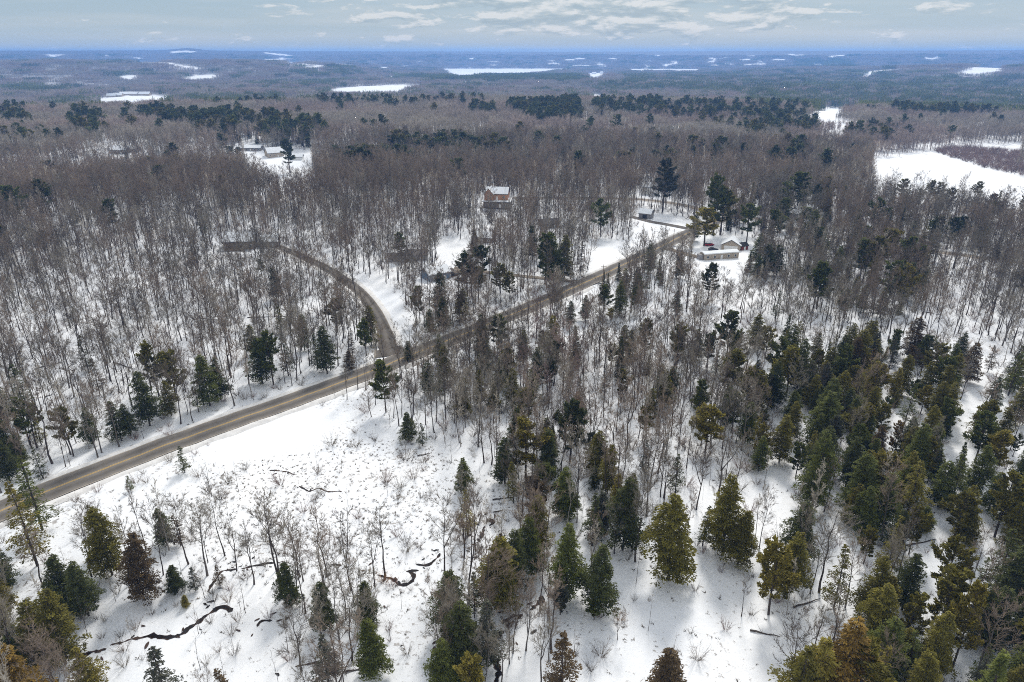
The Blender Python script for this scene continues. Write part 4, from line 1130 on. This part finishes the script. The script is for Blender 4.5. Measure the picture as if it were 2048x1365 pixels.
# ---- scattered masses: one object each
def scatter(name, protos, P, Z, idx, S, tint, rot=None, kind="stuff", label=None):
    """protos: list of meshes; P: x, y; idx: which mesh each copy takes."""
    coll = bpy.data.collections.new(name + " kinds")
    for i, me in enumerate(protos):
        o = bpy.data.objects.new("%s kind %02d" % (name, i), me); coll.objects.link(o)
    n = len(P); me = bpy.data.meshes.new(name); me.vertices.add(n)
    me.vertices.foreach_set("co", np.column_stack([P, Z]).astype(np.float32).ravel())
    rot = np.column_stack([RNG.normal(0, .02, n), RNG.normal(0, .02, n), RNG.uniform(0, 2 * pi, n)]) if rot is None else rot
    me.attributes.new("pidx", "INT", "POINT").data.foreach_set("value", np.asarray(idx, np.int32))
    me.attributes.new("prot", "FLOAT_VECTOR", "POINT").data.foreach_set("vector", rot.astype(np.float32).ravel())
    me.attributes.new("pscale", "FLOAT_VECTOR", "POINT").data.foreach_set("vector", np.asarray(S, np.float32).ravel())
    t4 = np.column_stack([tint, np.ones(n)]).astype(np.float32)
    me.attributes.new("tint", "FLOAT_COLOR", "POINT").data.foreach_set("color", t4.ravel())
    o = link(name, me); tree = bpy.data.node_groups.new(name, "GeometryNodeTree")
    tree.interface.new_socket("Geometry", in_out="INPUT", socket_type="NodeSocketGeometry")
    tree.interface.new_socket("Geometry", in_out="OUTPUT", socket_type="NodeSocketGeometry")
    a = nd(tree, "NodeGroupInput"); b = nd(tree, "NodeGroupOutput"); ip = nd(tree, "GeometryNodeInstanceOnPoints"); m2p = nd(tree, "GeometryNodeMeshToPoints")
    ci = nd(tree, "GeometryNodeCollectionInfo"); ci.inputs[0].default_value = coll; ci.inputs["Separate Children"].default_value = True; ci.inputs["Reset Children"].default_value = True
    def attr(nm, ty):
        q = nd(tree, "GeometryNodeInputNamedAttribute"); q.data_type = ty; q.inputs[0].default_value = nm; return q.outputs[0]
    lk = tree.links.new
    lk(a.outputs[0], m2p.inputs[0]); lk(m2p.outputs[0], ip.inputs["Points"]); lk(ci.outputs[0], ip.inputs["Instance"]); ip.inputs["Pick Instance"].default_value = True
    lk(attr("pidx", "INT"), ip.inputs["Instance Index"])
    e2r = nd(tree, "FunctionNodeEulerToRotation"); lk(attr("prot", "FLOAT_VECTOR"), e2r.inputs[0]); lk(e2r.outputs[0], ip.inputs["Rotation"])
    lk(attr("pscale", "FLOAT_VECTOR"), ip.inputs["Scale"]); lk(ip.outputs[0], b.inputs[0])
    md = o.modifiers.new("scatter", "NODES"); md.node_group = tree
    tag(o, label, None, None, kind); return o


rest = ~own; Q = P[rest]; zr = z[keep][rest]; Hr = H[rest]; tr_ = tone[rest]; n = len(Q)
protos = [joined("w%d" % i, p, M["bark" if i % 3 else "bark_grey"], M["twig_inst"]) for i, p in enumerate(BARE)] + [joined("b", p, M["bark_pale"], M["twig_inst"]) for p in BIRCH] + [joined("s", p, M["bark_grey"], M["twig_inst"]) for p in SAP]
sp, pl = sap[rest], pale[rest]
idx = np.where(sp, 10 + RNG.integers(0, 5, n), np.where(pl, 8 + RNG.integers(0, 2, n), RNG.integers(0, 8, n)))
wdr = RNG.uniform(.8, 1.35, n); wdr[sp] = 1; H0 = np.where(sp, 8, np.where(pl, 15, 17)); s = Hr / H0
tint = np.array([TONES[t] for t in tr_]) * (1 + RNG.normal(0, .14, (n, 1))) * (1 + .42 * smooth(np.hypot(Q[:, 0], Q[:, 1]), 260, 620))[:, None]  # crown colour lightened with distance, standing in for light missing among dense twigs
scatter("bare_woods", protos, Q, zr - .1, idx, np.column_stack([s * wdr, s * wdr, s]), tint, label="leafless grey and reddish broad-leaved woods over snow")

# understorey brush near the camera
B = grid(3.2, 75, 420); zb = height(B[:, 0], B[:, 1]); bx, by, bz = proj(B[:, 0], B[:, 1], zb)
db = np.full(len(B), .30)
for q, v in SPARSE: db[inpoly(bx, by, q)] = .30
db[inpoly(bx, by, [(780, 600), (1560, 570), (1560, 980), (1000, 960), (840, 870)])] = .62
db[inpoly(bx, by, [(150, 1150), (620, 1180), (620, 1600), (150, 1600)])] = .55
db[inpoly(bx, by, [(930, 1000), (1010, 1000), (1100, 1150), (1000, 1200), (930, 1100)])] = .55
db[inpoly(bx, by, [(380, 880), (620, 812), (720, 830), (650, 900), (760, 940), (720, 1000), (560, 1010), (440, 950)])] = .05
for q in OPEN: db[inpoly(bx, by, q)] = .0
kb = (RNG.random(len(B)) < db) & road_clear(B[:, 0], B[:, 1]) & house_clear(B[:, 0], B[:, 1]) & (bz > 5)
B, zb, bx, by, bz = B[kb], zb[kb], bx[kb], by[kb], bz[kb]
so = np.argsort(bz); inf = (bx > 0) & (bx < 2048) & (by < 1390); ownb = np.zeros(len(B), bool); ownb[[i for i in so if inf[i]][:170]] = True
for i in np.nonzero(ownb)[0]:
    plant("bare shrub", "shrub", B[i, 0], B[i, 1], RNG.uniform(1.0, 2.9), ["grey", "reddish", "pinkish", "dark"][int(RNG.integers(4))], "bare_shrub", RNG.uniform(.8, 1.3), sink=.02)
for px_, py_, hh, tn in ((768, 1165, 2.2, "tan"), (782, 1172, 1.8, "rusty"), (1008, 1172, 3.0, "tan"), (1240, 1240, 1.6, "tan"), (1930, 690, 3, "tan"), (1990, 705, 3, "tan"), (340, 870, 2.0, "rusty"), (270, 880, 2.2, "rusty"), (505, 795, 1.6, "rusty"), (550, 778, 1.8, "rusty"), (520, 800, 1.4, "dark"), (560, 780, 1.6, "dark")):
    gx, gy, gz = unproj([(px_, py_)])[0]; plant("bare shrub", "shrub", gx, gy, hh, tn, "bare_shrub", 1.5, sink=.02)
Bq = B[~ownb]; n = len(Bq); s = RNG.uniform(.35, 1.8, n)
LOWB = grid(1.7, 75, 260); lz = height(LOWB[:, 0], LOWB[:, 1]); lx, ly, _ = proj(LOWB[:, 0], LOWB[:, 1], lz)
lk_ = inpoly(lx, ly, [(380, 1010), (520, 960), (700, 1010), (850, 960), (1000, 960), (1020, 1060), (990, 1180), (840, 1190), (700, 1200), (560, 1190), (380, 1140)]) & (RNG.random(len(LOWB)) < .16 + .50 * np.clip(waves(LOWB[:, 0], LOWB[:, 1], 16, 8, 5) * 2.5, 0, 1))
Bq = np.vstack([Bq, LOWB[lk_]]); s = np.concatenate([s, RNG.uniform(.14, .50, lk_.sum())]); ZB = np.concatenate([zb[~ownb], lz[lk_]]); n = len(Bq)
br_tones = np.array([TONES[t] for t in ("grey", "reddish", "dark", "pinkish")])
scatter("brushwood", [mesh("sh", v, f, [M["twig_inst"]]) for v, f in SHRUBS], Bq, ZB, RNG.integers(0, 3, n), np.column_stack([s * 1.25, s * 1.25, s]), br_tones[RNG.integers(0, 4, n)] * np.where(np.arange(n) >= (~ownb).sum(), .65, 1)[:, None], label="thin leafless brush poking through the snow")

BR = grid(3.0, 480, 900); BR = BR[in_ground([BRAMBLE_G], BR[:, 0], BR[:, 1]) & (RNG.random(len(BR)) < .8)]; n = len(BR); s = RNG.uniform(1.2, 2.4, n)
scatter("bramble_thicket", [mesh("br", v, f, [M["twig_inst"]]) for v, f in SHRUBS], BR, height(BR[:, 0], BR[:, 1]), RNG.integers(0, 3, n), np.column_stack([s * 1.3, s * 1.3, s]), np.array([.21, .145, .135]) * RNG.uniform(.7, 1.3, (n, 1)), label="dark reddish thicket between the two white fields")

# dead grass and stems standing in the snow of the meadow
T = grid(1.0, 75, 260); zt = height(T[:, 0], T[:, 1]); tx, ty, tz = proj(T[:, 0], T[:, 1], zt)
ml = inpoly(tx, ty, [(440, 900), (640, 880), (820, 880), (1000, 960), (1020, 1060), (960, 1160), (840, 1200), (560, 1180), (380, 1120), (380, 1000)])
dt = np.where(ml, .48, .07) + .14 * np.clip(waves(T[:, 0], T[:, 1], 22, 4, 5) * 3, -.6, 1) * ml
for q in OPEN: dt[inpoly(tx, ty, q)] = 0
dt[inpoly(tx, ty, [(380, 885), (620, 812), (720, 830), (640, 900), (450, 935)])] = .008
kt = (RNG.random(len(T)) < dt) & (tz > 5) & (dist_to(ROAD[::2], T[:, 0], T[:, 1]) > 6) & (dist_to(DRIVE, T[:, 0], T[:, 1]) > 3.5)
T, zt = T[kt], zt[kt]; n = len(T); k = 7
b0 = np.repeat(np.column_stack([T, zt - .02]), k, 0) + np.column_stack([RNG.normal(0, .13, (n * k, 2)), np.zeros(n * k)])
sc = np.repeat(RNG.uniform(.5, 1.4, n), k)
V, F = cones(b0, np.column_stack([RNG.normal(0, .2, (n * k, 2)), RNG.uniform(.12, .38, n * k)]) * sc[:, None], np.full(n * k, .042) * sc)
tag(link("dead_grass", mesh("dead_grass", V, F, [simple("dead grass", (.125, .095, .065), .9, .35, .8)])), kind="stuff", label="brown grass tufts standing in the snowy meadow")

# ---- evergreens filling the near stands
NEAR_EV = [([(1660, 400), (2060, 420), (2060, 520), (1700, 520)], .10), ([(1380, 380), (1680, 380), (1680, 470), (1400, 480)], .12), ([(1280, 500), (1560, 520), (1540, 640), (1280, 640)], .12),
           ([(1490, 700), (1700, 690), (1900, 720), (1960, 780), (1880, 1000), (1860, 1400), (1700, 1500), (1690, 1000), (1560, 980)], .62), ([(1900, 850), (2100, 700), (2200, 1500), (1860, 1500), (1880, 1050)], .52),
           ([(990, 840), (1120, 860), (1280, 960), (1230, 1120), (1060, 1100), (1000, 980)], .34), ([(-100, 1210), (90, 1160), (200, 1200), (200, 1300), (60, 1450), (-150, 1450)], .30), ([(-60, 800), (110, 830), (60, 960), (-60, 960)], .4),
           ([(860, 700), (1100, 690), (1140, 800), (900, 820)], .22), ([(1200, 700), (1560, 700), (1540, 950), (1250, 900)], .26), ([(880, 1140), (1010, 1140), (1010, 1380), (880, 1380)], .35), ([(1600, 480), (1860, 480), (1860, 640), (1640, 640)], .22),
           ([(840, 600), (960, 610), (940, 690), (850, 680)], .08), ([(500, 680), (790, 650), (790, 730), (560, 770)], .10), ([(1200, 560), (1340, 540), (1340, 640), (1160, 660)], .10)]
K = grid(4.6, 70, 520); zk = height(K[:, 0], K[:, 1]); kx, ky, kz = proj(K[:, 0], K[:, 1], zk)
dk = np.full(len(K), .006)
for q, v in NEAR_EV: dk[inpoly(kx, ky, q)] = v
for q in OPEN: dk[inpoly(kx, ky, q)] = 0
for q, v in SPARSE[:1] + SPARSE[2:4]: dk[inpoly(kx, ky, q)] = 0.0
kk = (RNG.random(len(K)) < dk) & road_clear(K[:, 0], K[:, 1]) & house_clear(K[:, 0], K[:, 1]) & clear_of(EVX, K[:, 0], K[:, 1], 3.6) & ~in_ground(OPEN_G, K[:, 0], K[:, 1]) & (kz > 5)
K, zk, kx, ky, kz = K[kk], zk[kk], kx[kk], ky[kk], kz[kk]; n = len(K); print("near evergreens", n)
hk = RNG.normal(10.6, 2.9, n).clip(3.2, 16); kt_ = np.array(["green", "olive", "dark green", "golden green", "greyish", "brownish"])[RNG.choice(6, n, p=[.3, .3, .2, .08, .07, .05])]
kr = RNG.random(n); ka = np.array(["hemlock", "pine", "sparse", "spruce"])[np.where(kr < .5, 0, np.where(kr < .80, 1, np.where(kr < .95, 2, 3)))]
so = np.argsort(-hk / kz); inf = (kx > -20) & (kx < 2068) & (ky < 1470); ownk = np.zeros(n, bool); ownk[[i for i in so if inf[i]][:255]] = True
for i in np.nonzero(ownk)[0]:
    nm = {"pine": "pine", "spruce": "spruce"}.get(str(ka[i]), "hemlock")
    plant(nm + " tree", str(ka[i]), K[i, 0], K[i, 1], hk[i], str(kt_[i]), nm + "_tree", RNG.uniform(.85, 1.2))
NQ = (K[~ownk], zk[~ownk], hk[~ownk], ka[~ownk], kt_[~ownk])
EVX = np.vstack([EVX, K])

# ---- evergreens farther off
E = grid(6.0, 330, 1150); ze = height(E[:, 0], E[:, 1]); ex, ey, ez = proj(E[:, 0], E[:, 1], ze + 9)
de = np.full(len(E), .006)
for q, v in EVER_ZONES: de[inpoly(ex, ey, q)] = v * .62
de = de * np.clip(1 + 1.6 * waves(E[:, 0], E[:, 1], 70, 11, 6), .15, 1.7); ke = (RNG.random(len(E)) < de) & road_clear(E[:, 0], E[:, 1]) & house_clear(E[:, 0], E[:, 1], 1.2) & ~in_ground(FIELDS_G + [BRAMBLE_G], E[:, 0], E[:, 1]) & clear_of(EVX, E[:, 0], E[:, 1], 3)
E, ze, ex, ey, ez = E[ke], ze[ke], ex[ke], ey[ke], ez[ke]; n = len(E); print("far evergreens", n)
isp = RNG.random(n) < .72; He = np.where(isp, RNG.uniform(16, 23, n), RNG.uniform(9, 15, n))
so = np.argsort(ez); inf = (ex > 0) & (ex < 2048); owne = np.zeros(n, bool)
owne[[i for i in so if inf[i] and isp[i]][:130]] = True; owne[[i for i in so if inf[i] and not isp[i]][:60]] = True
et = np.array(["blue green", "green", "olive", "dark green"])[RNG.choice(4, n, p=[.3, .25, .25, .2])]
for i in np.nonzero(owne)[0]:
    if isp[i]: plant("pine tree", "pine", E[i, 0], E[i, 1], He[i], str(et[i]), "pine_tree", 1.25)
    else: plant("spruce tree", "spruce", E[i, 0], E[i, 1], He[i], str(et[i]), "spruce_tree", 1.1)
Eq = np.vstack([E[~owne], NQ[0]]); n = len(Eq); ip_ = np.concatenate([isp[~owne], NQ[3] == "pine"]); s = np.concatenate([He[~owne], NQ[2]]) / 14
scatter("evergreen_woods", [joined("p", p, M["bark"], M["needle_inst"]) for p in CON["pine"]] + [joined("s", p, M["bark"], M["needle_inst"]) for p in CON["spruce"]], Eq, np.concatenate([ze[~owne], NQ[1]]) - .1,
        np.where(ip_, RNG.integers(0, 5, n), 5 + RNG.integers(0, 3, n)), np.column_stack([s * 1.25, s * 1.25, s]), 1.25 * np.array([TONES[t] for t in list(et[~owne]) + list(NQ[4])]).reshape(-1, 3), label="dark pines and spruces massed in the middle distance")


# ---- far woods: patches of many small trees
def patch(seed, size, count, kind, H, nt_):
    g = np.random.default_rng(seed); P, D, R, MI = [], [], [], []
    for _ in range(count):
        a = g.uniform(0, 2 * pi); rr = size / 2 * math.sqrt(g.random()) * 1.08; c = np.array([cos(a) * rr, sin(a) * rr, 0.])
        h = H * g.uniform(.8, 1.15); P.append(c + (0, 0, -2)); D.append((0, 0, h + 1)); R.append(.2)
        if kind == "bare":
            for _ in range(nt_):
                p = c + np.array([g.normal(0, .5), g.normal(0, .5), h * g.uniform(.42, .85)]); d = unit(np.array([g.normal(0, .55), g.normal(0, .55), .8])) * h * g.uniform(.14, .24)
                P.append(p); D.append(d); R.append(h * .0042 * g.uniform(.7, 1.3) * math.sqrt(60 / nt_))
        else:
            for _ in range(nt_):
                f = g.uniform(0, 1); zz = h * (.28 + .70 * f); wd = h * .2 * (1 - f) ** .7 * g.uniform(.5, 1.1); b = g.uniform(0, 2 * pi)
                P.append(c + np.array([0, 0, zz])); D.append(np.array([cos(b) * wd, sin(b) * wd, wd * g.uniform(-.2, .4)])); R.append(h * .03 * math.sqrt(40 / nt_) * g.uniform(.7, 1.3))
    return cones(P, D, R)


def far_woods(name, cell, r0, r1, size, cnt, H, nb, ne, label):
    F_ = grid(cell, r0, r1, .80); zf = height(F_[:, 0], F_[:, 1]); fx, fy, fz = proj(F_[:, 0], F_[:, 1], zf + 9)
    pe = np.full(len(F_), .05) + .25 * (waves(F_[:, 0], F_[:, 1], 500, 6, 6) > .30) * smooth(fz, 1300, 2200)
    for q, v in EVER_ZONES: pe[inpoly(fx, fy, q)] = v
    if r0 < 1150: pe[np.hypot(F_[:, 0], F_[:, 1]) < 1150] = 0
    k = ~in_ground(FIELDS_G + [BRAMBLE_G], F_[:, 0], F_[:, 1]) & ~in_ground(LAKES_G, F_[:, 0], F_[:, 1]) & house_clear(F_[:, 0], F_[:, 1], 1.3)
    white = inpoly(fx, fy, [(0, 142), (130, 148), (190, 160), (170, 176), (40, 172), (0, 166)]) | inpoly(fx, fy, [(690, 120), (760, 120), (745, 134), (690, 134)])
    k &= RNG.random(len(F_)) < np.where(white, .5, .97)
    F_, zf, pe = F_[k], zf[k], pe[k]; n = len(F_); ev = RNG.random(n) < pe; print(name, n)
    ms = [mesh("fb%d" % i, *patch(500 + i, size, cnt, "bare", H, nb), [M["twig_inst"]]) for i in range(4)] + [mesh("fe%d" % i, *patch(600 + i, size, int(cnt * .9), "ever", H * 1.12, ne), [M["needle_inst"]]) for i in range(3)]
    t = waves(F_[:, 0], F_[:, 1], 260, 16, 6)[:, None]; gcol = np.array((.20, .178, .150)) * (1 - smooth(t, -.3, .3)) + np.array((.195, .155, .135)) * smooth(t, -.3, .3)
    gcol = 1.42 * gcol * (1 + RNG.normal(0, .10, (n, 1))); gcol = np.where(RNG.random((n, 1)) < .05, np.array(TONES["pale"]) * .85, gcol)  # extra brightness put into the colour, offsetting how dark the packed twigs shade themselves
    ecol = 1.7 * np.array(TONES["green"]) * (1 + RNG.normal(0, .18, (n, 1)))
    s = RNG.uniform(.9, 1.1, n)
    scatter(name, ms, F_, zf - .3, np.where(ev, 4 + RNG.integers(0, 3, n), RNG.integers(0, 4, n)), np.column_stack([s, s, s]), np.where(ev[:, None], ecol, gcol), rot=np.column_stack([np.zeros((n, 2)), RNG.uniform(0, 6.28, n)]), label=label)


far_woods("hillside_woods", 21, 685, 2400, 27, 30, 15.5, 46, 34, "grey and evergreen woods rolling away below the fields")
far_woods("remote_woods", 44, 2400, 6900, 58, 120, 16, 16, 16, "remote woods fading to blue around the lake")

# ------------------------------------------------------------------ labels: what stands nearest
LM = [((483, 494), "the brown house at the driveway's top"), ((872, 556), "the blue house"), ((996, 415), "the tall cedar house"), ((815, 520), "the bare-roofed grey house"), ((1438, 516), "the mobile home"), ((1395, 362), "the steep-roofed house"),
      ((1297, 388), "the white two storey house"), ((1608, 432), "the white roofed house by the junction"), ((242, 306), "the remote brown house"), ((549, 312), "the distant beige house"), ((785, 722), "the curving driveway's mouth"), ((740, 610), "the driveway's bend"),
      ((1172, 566), "the gravel lane's mouth"), ((30, 1015), "the road's near end"), ((300, 897), "the clear stretch of road"), ((600, 800), "the road before the driveway"), ((1300, 505), "the road near the mobile home"), ((1000, 640), "the tree-hidden road"),
      ((400, 1245), "the long black stream"), ((815, 1168), "the stream's hooked pool"), ((970, 1060), "the stream's upper bend"), ((1000, 1300), "the broad lower stream"), ((640, 980), "the thin crack in the meadow"), ((1930, 900), "the snowy lane among hemlocks"),
      ((1340, 1160), "the great olive cone hemlock"), ((1663, 1360), "the orange larch"), ((1540, 1230), "the many-stemmed pine"), ((1410, 905), "the broad golden pine"), ((1052, 962), "the tall golden pine"), ((1152, 735), "the narrow black spruce"),
      ((1640, 930), "the snowy gap beside the hemlocks"), ((1790, 330), "the big white field"), ((1500, 700), "the snow opening in the woods"), ((2000, 527), "the side road's end"), ((1750, 560), "the pine clump by the grey woods"), ((100, 700), "the upper woods edge"),
      ((250, 600), "the dense trunks above the road"), ((60, 1300), "the bright yellow-orange hemlock"), ((330, 850), "the evergreens above the road"), ((1240, 1230), "the lone leaning poplar"), ((1850, 1340), "the lowest dark hemlock stand"), ((1980, 1130), "the frame-edge hemlock stand"),
      ((1750, 800), "the thick hemlock stand"), ((1440, 1130), "the hemlock pair in the snow"), ((90, 255), "the ridge pines"), ((900, 300), "the long pine belt"), ((1450, 310), "the far pine row"), ((1100, 225), "the dark pine block"), ((440, 260), "the long ridge of pines"), ((650, 330), "the clearing's pines"),
      ((1660, 240), "the frozen marsh"), ((1570, 340), "the domed pines")]
LG = unproj([p for p, _ in LM])[:, :2]
ORD = "nearest,second nearest,third nearest,fourth nearest,fifth nearest,sixth nearest,seventh nearest,eighth nearest,ninth nearest,tenth nearest,eleventh nearest,twelfth nearest,thirteenth nearest,fourteenth nearest,fifteenth nearest,sixteenth nearest,seventeenth nearest,eighteenth nearest,nineteenth nearest,twentieth nearest".split(",")
ORD2 = ORD + ["twenty-" + w for w in ORD[1:9]] + ["thirtieth nearest"] + ["thirty-" + w for w in ["first nearest"] + ORD[1:9]] + ["fortieth nearest"] * 60
ORD2[20:20] = ["twenty-first nearest"]
GROUPS = {"bare tree": "leafless trees standing in the near woods", "birch tree": "pale barked birches in the woods", "bare sapling": "thin leafless saplings in the snow", "bare shrub": "leafless shrubs in the snow",
          "hemlock tree": "hemlocks in the near woods", "pine tree": "pines in the woods", "spruce tree": "narrow spruces in the woods", "larch tree": "yellow larches at the frame's foot"}
by = {}
for t in THINGS:
    d = np.hypot(LG[:, 0] - t["x"], LG[:, 1] - t["y"]) / (40 + .35 * np.hypot(LG[:, 0], LG[:, 1])); i = int(d.argmin()); t["lm"] = i; t["d"] = float(d[i])
    k = t["kind"]; h = t["h"]
    cut = {"bare sapling": (5.5, 8), "bare shrub": (1.4, 2.2), "bare tree": (12, 17.5), "birch tree": (12.5, 15.5)}.get(k, (8, 15))
    size = "small" if h < cut[0] else "medium" if h < cut[1] else "tall"
    look = {"sparse": "thin-crowned ", "pine": "", "bare": "bare "}.get(t["key"], "")
    if k in ("bare sapling", "bare shrub"): look = "leafless "
    noun = {"bare sapling": "sapling", "bare shrub": "shrub", "birch tree": "birch", "bare tree": "tree"}.get(k, k.split()[0])
    t["base"] = f"{size} {t['tone']} {look}{noun}"
    by.setdefault((t["base"], i), []).append(t)
for (base, i), L_ in by.items():
    L_.sort(key=lambda t: t["d"])
    for q, t in enumerate(L_):
        o = f"{ORD2[q]} to" if q or len(L_) > 1 else "beside"
        tag(t["o"], f"{base} {o} {LM[i][1]}", t["kind"], GROUPS[t["kind"]])

# ------------------------------------------------------------------ the air
hz = MB(); hz.box(-9700, 9700, -9700, 9700, -112, 122)
hm = bpy.data.materials.new("haze"); hm.use_nodes = True; ht = hm.node_tree; ht.nodes.clear()
pv = nd(ht, "ShaderNodeVolumePrincipled"); ou = nd(ht, "ShaderNodeOutputMaterial"); ht.links.new(pv.outputs[0], ou.inputs["Volume"])
pv.inputs["Color"].default_value = (.22, .47, 1.0, 1); pv.inputs["Density"].default_value = 0.00014; pv.inputs["Anisotropy"].default_value = 0.4
tag(link("haze", hz.me("haze", [hm])), kind="stuff", label="thin blue haze in the air over the far hills")
